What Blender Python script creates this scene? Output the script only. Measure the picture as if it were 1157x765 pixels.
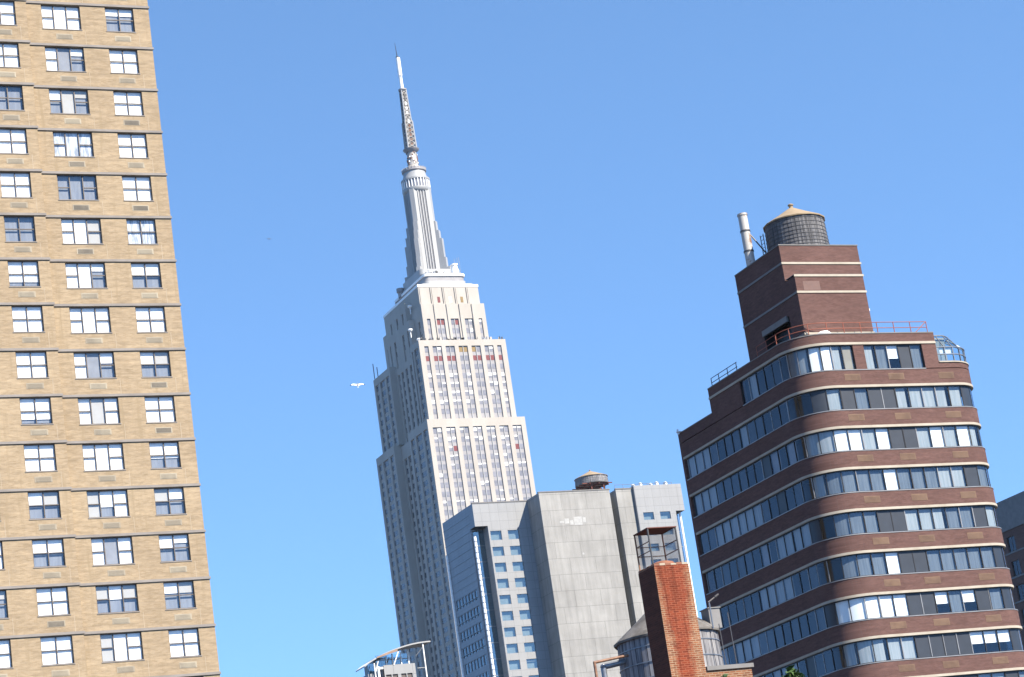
import bpy, math, random
from mathutils import Vector, Matrix
for o in list(bpy.data.objects): bpy.data.objects.remove(o)
S = bpy.context.scene
COL = S.collection
RAD = math.radians
random.seed(7)

# ------------------------------------------------------------------ camera, sky, sun, exposure
YAW, PITCH, ROLL, FPX = .447823, .283451, -.146986, 2708.6
cam = bpy.data.cameras.new('camera'); camo = bpy.data.objects.new('camera', cam); COL.objects.link(camo)
F = Vector((math.sin(YAW)*math.cos(PITCH), math.cos(YAW)*math.cos(PITCH), math.sin(PITCH)))
R0 = Vector((math.cos(YAW), -math.sin(YAW), 0)); U0 = R0.cross(F)
Rv = math.cos(ROLL)*R0 + math.sin(ROLL)*U0; Uv = -math.sin(ROLL)*R0 + math.cos(ROLL)*U0
camo.matrix_world = Matrix(((Rv.x, Uv.x, -F.x, 0), (Rv.y, Uv.y, -F.y, 0), (Rv.z, Uv.z, -F.z, 1.7), (0, 0, 0, 1)))
cam.sensor_width = 36; cam.sensor_fit = 'HORIZONTAL'; cam.lens = 36*FPX/1157
cam.clip_start = .5; cam.clip_end = 20000
S.camera = camo

SUN_DIR = Vector((.33, -.66, .676)).normalized()          # towards the sun
SUN_EL = math.asin(SUN_DIR.z); SUN_AZ = math.atan2(SUN_DIR.x, SUN_DIR.y)
w = bpy.data.worlds.new('World'); S.world = w; w.use_nodes = True
nt = w.node_tree; bg = nt.nodes['Background']
sky = nt.nodes.new('ShaderNodeTexSky'); sky.sky_type = 'NISHITA'; sky.sun_disc = False
sky.sun_elevation = SUN_EL; sky.sun_rotation = SUN_AZ
sky.air_density = .62; sky.dust_density = 0; sky.ozone_density = 3.6
# the city air near the horizon is clear that day: read the sky a little above the true direction
tc = nt.nodes.new('ShaderNodeTexCoord'); va = nt.nodes.new('ShaderNodeVectorMath'); va.operation = 'ADD'; va.inputs[1].default_value = (0, 0, .14)
vn = nt.nodes.new('ShaderNodeVectorMath'); vn.operation = 'NORMALIZE'
nt.links.new(tc.outputs['Generated'], va.inputs[0]); nt.links.new(va.outputs[0], vn.inputs[0]); nt.links.new(vn.outputs[0], sky.inputs['Vector'])
gain = nt.nodes.new('ShaderNodeMix'); gain.data_type = 'RGBA'; gain.blend_type = 'MULTIPLY'; gain.inputs[0].default_value = 1
gain.inputs[7].default_value = (.88, 1.03, 1.02, 1)            # the camera's colour balance of the blue sky
nt.links.new(sky.outputs[0], gain.inputs[6]); nt.links.new(gain.outputs[2], bg.inputs[0]); bg.inputs[1].default_value = .15
sl = bpy.data.lights.new('sun', 'SUN'); sl.energy = 4.9; sl.angle = RAD(.53); sl.color = (1, .90, .75)
slo = bpy.data.objects.new('sun', sl); COL.objects.link(slo)
slo.rotation_euler = SUN_DIR.to_track_quat('Z', 'Y').to_euler(); slo.location = (0, -50, 300)
S.view_settings.view_transform = 'Standard'; S.view_settings.look = 'None'
S.view_settings.exposure = 1.25; S.view_settings.gamma = 1
S.render.filter_size = 1.9                                  # a soft compact-camera lens

# ------------------------------------------------------------------ materials
KA = .56                                                    # all stone, brick and paint tones were measured a little bright
def dim(c): return tuple(c) if max(c) > .75 else tuple(x*KA for x in c)
def mat_base(name):
    m = bpy.data.materials.new(name); m.use_nodes = True
    n = m.node_tree.nodes; l = m.node_tree.links
    return m, n, l, n['Principled BSDF']
def obj_coord(n, l, mode='xyz', scale=(1, 1, 1)):
    """world-true coordinates; 'wall' folds x+y into one axis so that bricks run round corners"""
    g = n.new('ShaderNodeNewGeometry')
    v = g.outputs['Position']
    if mode == 'wall':
        s = n.new('ShaderNodeSeparateXYZ'); l.new(v, s.inputs[0])
        a = n.new('ShaderNodeMath'); l.new(s.outputs[0], a.inputs[0]); l.new(s.outputs[1], a.inputs[1])
        c = n.new('ShaderNodeCombineXYZ'); l.new(a.outputs[0], c.inputs[0]); l.new(s.outputs[2], c.inputs[1])
        v = c.outputs[0]
    mp = n.new('ShaderNodeMapping'); mp.inputs['Scale'].default_value = scale
    l.new(v, mp.inputs['Vector']); return mp.outputs[0]
def ramp(n, l, src, stops):
    r = n.new('ShaderNodeValToRGB'); e = r.color_ramp.elements
    while len(e) < len(stops): e.new(.5)
    for k, (p, c) in zip(e, stops): k.position = p; k.color = (*c, 1) if len(c) == 3 else c
    l.new(src, r.inputs[0]); return r.outputs[0]
def noise(n, l, vec, scale, detail=3, rough=.55):
    t = n.new('ShaderNodeTexNoise'); t.inputs['Scale'].default_value = scale
    t.inputs['Detail'].default_value = detail; t.inputs['Roughness'].default_value = rough
    l.new(vec, t.inputs['Vector']); return t.outputs['Fac']
def mix(n, l, fac, a, b, mode='MIX'):
    x = n.new('ShaderNodeMix'); x.data_type = 'RGBA'; x.blend_type = mode
    for sock, val in ((x.inputs[0], fac), (x.inputs[6], a), (x.inputs[7], b)):
        if isinstance(val, (int, float)): sock.default_value = val
        elif isinstance(val, tuple): sock.default_value = (*val, 1)
        else: l.new(val, sock)
    return x.outputs[2]
def plain(name, col, rough=.6, metal=0, vary=.12, vscale=1.5, spec=.4):
    m, n, l, b = mat_base(name); col = dim(col)
    f = noise(n, l, obj_coord(n, l), vscale, 4)
    lo = tuple(c*(1-vary) for c in col); hi = tuple(min(1, c*(1+vary)) for c in col)
    l.new(ramp(n, l, f, [(.3, lo), (.7, hi)]), b.inputs['Base Color'])
    b.inputs['Roughness'].default_value = rough; b.inputs['Metallic'].default_value = metal
    b.inputs['Specular IOR Level'].default_value = spec
    return m
def brick(name, c1, c2, mortar, course=.068, length=.21, msize=.009, mott=.2, streak=None, stain=None):
    m, n, l, b = mat_base(name); c1, c2, mortar = dim(c1), dim(c2), dim(mortar)
    v = obj_coord(n, l, 'wall')
    t = n.new('ShaderNodeTexBrick'); l.new(v, t.inputs['Vector'])
    t.inputs['Color1'].default_value = (*c1, 1); t.inputs['Color2'].default_value = (*c2, 1)
    t.inputs['Mortar'].default_value = (*mortar, 1); t.inputs['Scale'].default_value = 1
    t.inputs['Mortar Size'].default_value = msize; t.inputs['Brick Width'].default_value = length
    t.inputs['Row Height'].default_value = course; t.inputs['Bias'].default_value = 0
    col = t.outputs['Color']
    f = noise(n, l, obj_coord(n, l, 'wall', (.9, 4.5, 1)), 1.1, 5, .65)
    col = mix(n, l, 1, col, ramp(n, l, f, [(.3, (1-mott,)*3), (.7, (1+mott*.5,)*3)]), 'MULTIPLY')
    f2 = noise(n, l, obj_coord(n, l, 'wall', (.25, .25, 1)), 1, 3)
    col = mix(n, l, 1, col, ramp(n, l, f2, [(.35, (.9, .89, .88)), (.65, (1.04, 1.04, 1.03))]), 'MULTIPLY')
    if streak:                                            # run-down stains, narrow and tall
        f3 = noise(n, l, obj_coord(n, l, 'wall', (3.2, .22, 1)), 1, 3)
        col = mix(n, l, ramp(n, l, f3, [(.54, (0, 0, 0)), (.72, (.75, .75, .75))]), col, dim(streak))
    l.new(col, b.inputs['Base Color']); b.inputs['Roughness'].default_value = .88
    b.inputs['Specular IOR Level'].default_value = .2
    return m
def glass(name, fac, tint, refl=(.9, .95, 1), rough=.015, wave=.006):
    """window pane: part of the light goes through, part is mirrored; old panes are a little wavy"""
    m, n, l, b = mat_base(name)
    tr = n.new('ShaderNodeBsdfTransparent'); tr.inputs[0].default_value = (*tint, 1)
    gl = n.new('ShaderNodeBsdfGlossy'); gl.inputs[0].default_value = (*refl, 1); gl.inputs['Roughness'].default_value = rough
    bp = n.new('ShaderNodeBump'); bp.inputs['Strength'].default_value = .25; bp.inputs['Distance'].default_value = wave
    l.new(noise(n, l, obj_coord(n, l), 1.3, 1), bp.inputs['Height']); l.new(bp.outputs[0], gl.inputs['Normal'])
    fr = n.new('ShaderNodeLayerWeight'); fr.inputs[0].default_value = .5          # Facing = 1 - |N.I|, then Schlick
    pw = n.new('ShaderNodeMath'); pw.operation = 'POWER'; l.new(fr.outputs['Facing'], pw.inputs[0]); pw.inputs[1].default_value = 5
    mr = n.new('ShaderNodeMath'); mr.operation = 'MULTIPLY_ADD'; mr.use_clamp = True; l.new(pw.outputs[0], mr.inputs[0]); mr.inputs[1].default_value = .9; mr.inputs[2].default_value = .04+fac
    mx = n.new('ShaderNodeMixShader'); l.new(mr.outputs[0], mx.inputs[0]); l.new(tr.outputs[0], mx.inputs[1]); l.new(gl.outputs[0], mx.inputs[2])
    l.new(mx.outputs[0], n['Material Output'].inputs['Surface'])
    return m
def panels(name, col, joint, pw, ph, jw=.03, vary=.08, streak=.12, rough=.7):
    m, n, l, b = mat_base(name); col, joint = dim(col), dim(joint)
    v = obj_coord(n, l, 'wall')
    t = n.new('ShaderNodeTexBrick'); l.new(v, t.inputs['Vector']); t.offset = 0 if pw < 4 else .5
    t.inputs['Color1'].default_value = (*[c*(1-vary*.35) for c in col], 1)
    t.inputs['Color2'].default_value = (*[c*(1+vary*.35) for c in col], 1)
    t.inputs['Mortar'].default_value = (*joint, 1); t.inputs['Scale'].default_value = 1
    t.inputs['Mortar Size'].default_value = jw; t.inputs['Brick Width'].default_value = pw; t.inputs['Row Height'].default_value = ph
    f = noise(n, l, obj_coord(n, l, 'wall', (.9, .07, 1)), 1.2, 5, .7)
    col2 = mix(n, l, 1, t.outputs['Color'], ramp(n, l, f, [(.32, (1-streak,)*3), (.62, (1.03,)*3)]), 'MULTIPLY')
    f2 = noise(n, l, obj_coord(n, l), .25, 5)
    col2 = mix(n, l, 1, col2, ramp(n, l, f2, [(.3, (1-vary,)*3), (.7, (1+vary*.5,)*3)]), 'MULTIPLY')
    l.new(col2, b.inputs['Base Color']); b.inputs['Roughness'].default_value = rough
    b.inputs['Specular IOR Level'].default_value = .3
    return m
def staves(name, dark, light, pitch=.14):
    """weathered vertical tank boards"""
    m, n, l, b = mat_base(name); dark, light = dim(dark), dim(light)
    f = noise(n, l, obj_coord(n, l, 'xyz', (7, 7, .25)), 1, 4, .7)
    f2 = noise(n, l, obj_coord(n, l, 'xyz', (1, 1, .8)), 1.1, 4)
    c = ramp(n, l, f, [(.3, dark), (.72, light)])
    c = mix(n, l, 1, c, ramp(n, l, f2, [(.3, (.65, .66, .7)), (.7, (1.15, 1.12, 1.1))]), 'MULTIPLY')
    l.new(c, b.inputs['Base Color']); b.inputs['Roughness'].default_value = .85; b.inputs['Specular IOR Level'].default_value = .2
    return m
def blotch(name, c1, c2, scale, lo=.45, hi=.58, rough=.7, metal=0, stretch=(1, 1, 1)):
    m, n, l, b = mat_base(name); c1, c2 = dim(c1), dim(c2)
    f = noise(n, l, obj_coord(n, l, 'xyz', stretch), scale, 5, .65)
    l.new(ramp(n, l, f, [(lo, c1), (hi, c2)]), b.inputs['Base Color'])
    b.inputs['Roughness'].default_value = rough; b.inputs['Metallic'].default_value = metal
    return m

M = {}
M['tan_brick'] = brick('tan brick', (.50, .375, .235), (.60, .465, .31), (.54, .44, .32), mott=.27, streak=(.43, .33, .21))
M['band'] = blotch('floor slab edge', (.31, .28, .26), (.42, .385, .36), .9, .35, .7, .9, 0, (1, 1, 4))
M['joint'] = plain('pale mortar joint', (.60, .50, .38), .9)
M['grille'] = blotch('painted grille', (.42, .36, .27), (.55, .48, .36), .35, .45, .6, .7)
M['grille_dark'] = blotch('grimy grille', (.22, .19, .15), (.36, .31, .24), .8, .4, .65, .7)
M['bronze'] = plain('bronze frame', (.16, .132, .115), .5, 0, .15)
M['glass_blue'] = glass('window glass', .04, (.95, .96, .97))
M['room'] = plain('dim room behind the glass', (.028, .03, .038), .9)
M['blind'] = plain('white window blind', (.86, .86, .84), .8, 0, .04, 2)
M['blind_cream'] = plain('cream window blind', (.70, .68, .63), .8, 0, .04, 2)
M['curtain'] = blotch('bluish curtain', (.42, .47, .55), (.70, .74, .80), 3, .4, .6, .9, 0, (3, 3, .3))
M['drape'] = blotch('slate blue drape', (.30, .335, .40), (.38, .415, .475), 2, .4, .6, .9, 0, (3, 3, .3))  # sky reflection of unblinded panes, painted on a sheet behind the glass
M['grey_shade'] = plain('grey window shade', (.42, .43, .46), .9)
M['limestone'] = blotch('pale limestone', (.58, .53, .47), (.715, .665, .605), .16, .25, .75, .85, 0, (1, 1, .35))
M['spandrel'] = plain('aluminium spandrel', (.45, .435, .45), .45, 0, .12, .3)
M['esb_glass'] = plain('far window pane', (.34, .335, .37), .18, 0, .2, .4, .6)
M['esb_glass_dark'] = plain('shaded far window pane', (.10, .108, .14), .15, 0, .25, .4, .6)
M['esb_blind'] = plain('far window blind', (.80, .79, .77), .8, 0, .05, .3)
M['esb_red'] = plain('red window shade', (.25, .045, .055), .6)
M['esb_amber'] = plain('amber window shade', (.34, .22, .075), .6)
M['mast_metal'] = blotch('silvery mast cladding', (.47, .48, .49), (.60, .60, .60), .15, .3, .7, .45, 0, (1, 1, .2))
M['mast_dark'] = plain('dark mast window strip', (.20, .20, .22), .35)
M['lattice'] = blotch('antenna paint', (.42, .38, .34), (.70, .68, .66), .5, .4, .6, .6)
M['steel_dark'] = plain('dark steel', (.06, .06, .065), .5)
M['precast'] = panels('grey precast wall', (.48, .472, .452), (.31, .305, .295), 6.0, 3.5, .05, .15, .2)
M['tile'] = panels('pale grey cladding panels', (.46, .47, .485), (.33, .335, .35), 2.05, 1.9, .035, .05, .05)
M['patch'] = plain('whitewash patch', (.60, .60, .59), .8)
M['office_glass'] = glass('teal office glass', .12, (.72, .79, .81), (.84, .92, .95))
M['office_room'] = plain('office interior', (.42, .48, .48), .8)
M['dark_glass'] = glass('dark curtain wall glass', .14, (.50, .57, .62), (.75, .88, .95))
M['curtain_wall'] = panels('slate metal spandrel', (.46, .485, .53), (.34, .355, .385), 1.5, .6, .03, .1, .1, .45)
M['white_metal'] = plain('white painted metal', (.80, .80, .79), .45)
M['brown_brick'] = brick('brown brick', (.18, .09, .079), (.23, .122, .107), (.21, .135, .122), mott=.25)
M['cream'] = blotch('cream stone trim', (.50, .44, .35), (.66, .60, .50), .8, .3, .65, .8)
M['alu'] = plain('aluminium mullion', (.42, .42, .43), .4, .3)
M['black_frame'] = plain('black window frame', (.03, .03, .035), .45)
M['screen'] = plain('dark insect screen', (.042, .053, .074), .45)
M['dark_drape'] = plain('dark drape', (.05, .056, .066), .9, 0, .3, 2)
M['sheer'] = blotch('blue grey sheer curtain', (.16, .20, .245), (.24, .285, .33), 2, .4, .6, .9, 0, (4, 4, .2))  # sky mirrored in the front ribbon panes, put into a sheet's colour
M['pink_patch'] = plain('pale repaired brick', (.27, .17, .15), .9)
M['pale_curtain'] = blotch('pale curtain', (.44, .50, .52), (.58, .62, .635), 2, .4, .6, .9, 0, (4, 4, .2))
M['tan_shade'] = plain('tan roller shade', (.50, .44, .33), .9)
M['vent_tan'] = blotch('tan vent panel', (.20, .115, .075), (.28, .17, .11), .6, .4, .6, .8)
M['rail_red'] = plain('rusty red railing paint', (.46, .14, .085), .6)
M['stave_dark'] = staves('dark weathered staves', (.06, .063, .072), (.40, .40, .41))
M['stave_grey'] = staves('grey weathered staves', (.14, .14, .155), (.60, .60, .61))
M['cone_tan'] = blotch('plywood cone roof', (.42, .31, .19), (.53, .41, .27), 1.2, .35, .65, .8)
M['cone_brown'] = blotch('weathered cone roof', (.13, .115, .10), (.26, .24, .22), 1.5, .4, .6, .8)
M['polished'] = plain('polished steel', (.76, .77, .78), .22, 1, .03)
M['hoop_black'] = plain('black hoop', (.13, .13, .14), .6, .2)
M['hoop'] = plain('steel hoop', (.16, .15, .15), .5, .4)
M['flue'] = blotch('flaking white flue', (.32, .16, .09), (.72, .70, .67), 1.6, .36, .44, .6)
M['rust'] = blotch('rust', (.20, .075, .04), (.34, .17, .10), 2.5, .4, .6, .85)
M['rust_red'] = plain('rust red beam', (.20, .06, .045), .8)
M['galv'] = plain('galvanised steel', (.36, .38, .41), .38, .55, .15, 4)
M['copper_pipe'] = blotch('rusty copper pipe', (.22, .10, .055), (.45, .24, .14), 3, .4, .6, .6)
M['terracotta'] = plain('terracotta', (.36, .15, .09), .8)
M['coping'] = plain('grey coping stone', (.30, .29, .285), .9)
M['roof'] = plain('dark roofing felt', (.09, .09, .09), .9)
M['grey_concrete'] = plain('grey concrete parapet', (.31, .305, .305), .85)
M['dull_brick'] = brick('dull red brown brick', (.22, .13, .11), (.27, .16, .135), (.24, .17, .15))
M['orange_tarp'] = plain('orange canopy cloth', (.44, .31, .24), .8)
M['asphalt'] = plain('asphalt', (.05, .05, .052), .9)
M['pave'] = plain('pavement concrete', (.30, .29, .28), .9)
M['ground'] = plain('city ground', (.09, .088, .085), .95, 0, .2, .05)
M['line'] = plain('road paint', (.75, .74, .70), .7)
M['bark'] = plain('bark', (.10, .075, .055), .9)
M['leaf_a'] = plain('fresh leaves', (.085, .16, .035), .6, 0, .35, 2)
M['leaf_b'] = plain('deep leaves', (.045, .095, .022), .6, 0, .35, 2)
M['feather'] = plain('white feathers', (.85, .85, .84), .8, 0, .03)
M['feather_grey'] = plain('grey feathers', (.30, .31, .33), .8)
M['feather_dark'] = plain('dark feathers', (.07, .07, .075), .8)

# chimney brick: orange brick, and a red wash that has run down the middle of the front
def chimney_mat():
    m = brick('orange chimney brick', (.26, .085, .042), (.46, .185, .09), (.50, .35, .235), .0677, .21, .013, .2)
    n = m.node_tree.nodes; l = m.node_tree.links; b = n['Principled BSDF']
    src = b.inputs['Base Color'].links[0].from_socket
    g = n.new('ShaderNodeNewGeometry'); s = n.new('ShaderNodeSeparateXYZ'); l.new(g.outputs['Position'], s.inputs[0])
    wob = noise(n, l, obj_coord(n, l, 'xyz', (2.5, 2.5, .9)), 1.4, 5, .7)
    d = n.new('ShaderNodeMath'); d.operation = 'SUBTRACT'; l.new(s.outputs[0], d.inputs[0]); d.inputs[1].default_value = 36.02
    a = n.new('ShaderNodeMath'); a.operation = 'ABSOLUTE'; l.new(d.outputs[0], a.inputs[0])
    mu = n.new('ShaderNodeMath'); mu.operation = 'MULTIPLY_ADD'; l.new(wob, mu.inputs[0]); mu.inputs[1].default_value = -.75; l.new(a.outputs[0], mu.inputs[2])
    zz = n.new('ShaderNodeMapRange'); l.new(s.outputs[2], zz.inputs[0])
    for i, v in ((1, 12.6), (2, 15.6), (3, .22), (4, -.10)): zz.inputs[i].default_value = v
    su = n.new('ShaderNodeMath'); l.new(mu.outputs[0], su.inputs[0]); l.new(zz.outputs[0], su.inputs[1])
    f = ramp(n, l, su.outputs[0], [(.0, (.95, .95, .95)), (.24, (0, 0, 0))])
    soot = ramp(n, l, noise(n, l, obj_coord(n, l, 'xyz', (9, 9, .5)), 1, 4), [(.52, (1, 1, 1)), (.7, (.62, .58, .56))])
    l.new(mix(n, l, f, mix(n, l, 1, src, soot, 'MULTIPLY'), (.78, .34, .27), 'MULTIPLY'), b.inputs['Base Color'])
    return m
M['chimney_brick'] = chimney_mat()
M['stained_brick'] = brick('red washed brick', (.15, .042, .027), (.20, .06, .035), (.19, .075, .05), .0677, .21, .011, .25)  # left face of the stack: its shade painted in as a darker red

# ------------------------------------------------------------------ mesh builder and object helpers
class MB:
    def __init__(s): s.v = []; s.f = []; s.m = []; s.mats = []; s.smooth = []
    def mi(s, m):
        if m not in s.mats: s.mats.append(m)
        return s.mats.index(m)
    def face(s, pts, m, smooth=False):
        i = len(s.v); s.v += [tuple(p) for p in pts]; s.f.append(tuple(range(i, i+len(pts)))); s.m.append(s.mi(m)); s.smooth.append(smooth)
    def box(s, x0, x1, y0, y1, z0, z1, m, skip=''):
        x0, x1 = sorted((x0, x1)); y0, y1 = sorted((y0, y1)); z0, z1 = sorted((z0, z1))
        P = lambda a, b, c: ((x0, x1)[a], (y0, y1)[b], (z0, z1)[c])
        for key, q in (('f', ((0,0,0),(1,0,0),(1,0,1),(0,0,1))), ('b', ((1,1,0),(0,1,0),(0,1,1),(1,1,1))), ('l', ((0,1,0),(0,0,0),(0,0,1),(0,1,1))),
                       ('r', ((1,0,0),(1,1,0),(1,1,1),(1,0,1))), ('t', ((0,0,1),(1,0,1),(1,1,1),(0,1,1))), ('d', ((0,1,0),(1,1,0),(1,0,0),(0,0,0)))):
            if key not in skip: s.face([P(*c) for c in q], m)
    def obox(s, O, U, V, N, u0, u1, v0, v1, n0, n1, m):
        """box in a wall's own frame: u along, v up, n outward"""
        P = lambda u, v, k: O + U*u + V*v + N*k
        c = [[[P(u, v, k) for k in (n0, n1)] for v in (v0, v1)] for u in (u0, u1)]
        s.face([c[0][0][1], c[1][0][1], c[1][1][1], c[0][1][1]], m); s.face([c[1][0][0], c[0][0][0], c[0][1][0], c[1][1][0]], m)
        s.face([c[0][0][0], c[0][0][1], c[0][1][1], c[0][1][0]], m); s.face([c[1][0][1], c[1][0][0], c[1][1][0], c[1][1][1]], m)
        s.face([c[0][1][1], c[1][1][1], c[1][1][0], c[0][1][0]], m); s.face([c[0][0][0], c[1][0][0], c[1][0][1], c[0][0][1]], m)
    def tube(s, a, b, r, m, n=8, r2=None, caps=True):
        a = Vector(a); b = Vector(b); r2 = r if r2 is None else r2
        d = (b-a).normalized(); t = Vector((0, 0, 1)) if abs(d.z) < .9 else Vector((1, 0, 0))
        e = d.cross(t).normalized(); g = d.cross(e)
        A = [a + (e*math.cos(2*math.pi*i/n) + g*math.sin(2*math.pi*i/n))*r for i in range(n)]
        B = [b + (e*math.cos(2*math.pi*i/n) + g*math.sin(2*math.pi*i/n))*r2 for i in range(n)]
        for i in range(n): j = (i+1) % n; s.face([A[i], B[i], B[j], A[j]], m, n > 5)
        if caps: s.face(A, m); s.face(B[::-1], m)
    def lathe(s, c, prof, m, n=32, smooth=True, a0=0, a1=2*math.pi):
        c = Vector(c); full = abs(a1-a0-2*math.pi) < 1e-6
        ring = lambda r, z: [c + Vector((r*math.cos(a0+(a1-a0)*i/n), r*math.sin(a0+(a1-a0)*i/n), z)) for i in range(n+1)]
        for (r1, z1), (r2, z2) in zip(prof[:-1], prof[1:]):
            A, B = ring(r1, z1), ring(r2, z2)
            for i in range(n):
                if r2 < 1e-6: s.face([A[i], A[i+1], B[i]], m, smooth)
                elif r1 < 1e-6: s.face([A[i], B[i+1], B[i]], m, smooth)
                else: s.face([A[i], A[i+1], B[i+1], B[i]], m, smooth)
    def prism(s, poly, z0, z1, m, top=None):
        n = len(poly)
        for i in range(n):
            (x0, y0), (x1, y1) = poly[i], poly[(i+1) % n]
            s.face([(x0, y0, z0), (x1, y1, z0), (x1, y1, z1), (x0, y0, z1)], m)
        s.face([(x, y, z1) for x, y in poly], top or m); s.face([(x, y, z0) for x, y in poly[::-1]], m)
    def facade(s, O, U, V, N, w, h, holes, depth, m, reveal=None):
        us = sorted({0, w, *[round(a, 4) for q in holes for a in q[:2]]}); vs = sorted({0, h, *[round(a, 4) for q in holes for a in q[2:4]]})
        P = lambda u, v, k=0: O + U*u + V*v + N*k
        # column by column, merged upwards where no hole interrupts
        for a, b in zip(us[:-1], us[1:]):
            um = (a+b)/2; hs = sorted([(q[2], q[3]) for q in holes if q[0] < um < q[1]]); z = 0
            for z0, z1 in hs + [(h, h)]:
                if z0 - z > 1e-5: s.face([P(a, z), P(b, z), P(b, z0), P(a, z0)], m)
                z = z1
        for q in holes:
            a, b, c, d = q[:4]; r = reveal or m
            s.face([P(a, c), P(a, d), P(a, d, -depth), P(a, c, -depth)], r); s.face([P(b, d), P(b, c), P(b, c, -depth), P(b, d, -depth)], r)
            s.face([P(a, d), P(b, d), P(b, d, -depth), P(a, d, -depth)], r); s.face([P(b, c), P(a, c), P(a, c, -depth), P(b, c, -depth)], r)
    def mesh(s, name, origin=(0, 0, 0)):
        ox, oy, oz = origin
        me = bpy.data.meshes.new(name); me.from_pydata([(x-ox, y-oy, z-oz) for x, y, z in s.v], [], s.f)
        for m in s.mats: me.materials.append(M[m])
        me.polygons.foreach_set('material_index', s.m); me.polygons.foreach_set('use_smooth', s.smooth)
        if any(s.smooth):
            import bmesh
            bm = bmesh.new(); bm.from_mesh(me); bmesh.ops.remove_doubles(bm, verts=bm.verts, dist=.0004); bm.to_mesh(me); bm.free()
            me.set_sharp_from_angle(angle=RAD(40))
        me.update(); return me
    def build(s, name, parent=None, loc=None):
        """ONE mesh object; vertices given in world space, stored relative to loc (or to the parent's base)"""
        base = Vector(parent_world(parent)) if parent else Vector((0, 0, 0))
        org = Vector(loc) if loc is not None else base
        o = bpy.data.objects.new(name, s.mesh(name, org)); COL.objects.link(o)
        o.location = org - base
        if parent: o.parent = parent
        return o
def parent_world(o):
    p = Vector(o.location)
    while o.parent: o = o.parent; p += o.location
    return p
def thing(name, loc, label, cat, group=None):
    o = bpy.data.objects.new(name, None); COL.objects.link(o); o.location = loc; o.empty_display_size = .5
    tag(o, label, cat, group); return o
def tag(o, label=None, cat=None, group=None, kind=None):
    for k, v in (('label', label), ('category', cat), ('group', group), ('kind', kind)):
        if v: o[k] = v
    return o
X, Y, Z = Vector((1, 0, 0)), Vector((0, 1, 0)), Vector((0, 0, 1))

# ------------------------------------------------------------------ ground, street
g = MB(); g.face([(-7000, -7000, 0), (7000, -7000, 0), (7000, 7000, 0), (-7000, 7000, 0)], 'ground'); tag(g.build('ground'), kind='structure')
g = MB(); g.face([(-300, -6, .004), (600, -6, .004), (600, 14, .004), (-300, 14, .004)], 'asphalt'); tag(g.build('road'), kind='structure')
g = MB()
for i in range(-20, 50): g.face([(i*9, 3.93, .008), (i*9+3, 3.93, .008), (i*9+3, 4.07, .008), (i*9, 4.07, .008)], 'line')
tag(g.build('road_marking'), kind='structure')
g = MB(); g.box(-300, 600, 14, 18.5, -.1, .14, 'pave'); tag(g.build('pavement'), kind='structure')

m = bpy.data.materials.new('haze'); m.use_nodes = True; m.node_tree.nodes.clear()
vo = m.node_tree.nodes.new('ShaderNodeVolumePrincipled'); vo.inputs['Color'].default_value = (.62, .80, 1, 1); vo.inputs['Density'].default_value = .00003; vo.inputs['Anisotropy'].default_value = .1
ou = m.node_tree.nodes.new('ShaderNodeOutputMaterial'); m.node_tree.links.new(vo.outputs[0], ou.inputs['Volume']); M['haze'] = m

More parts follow.
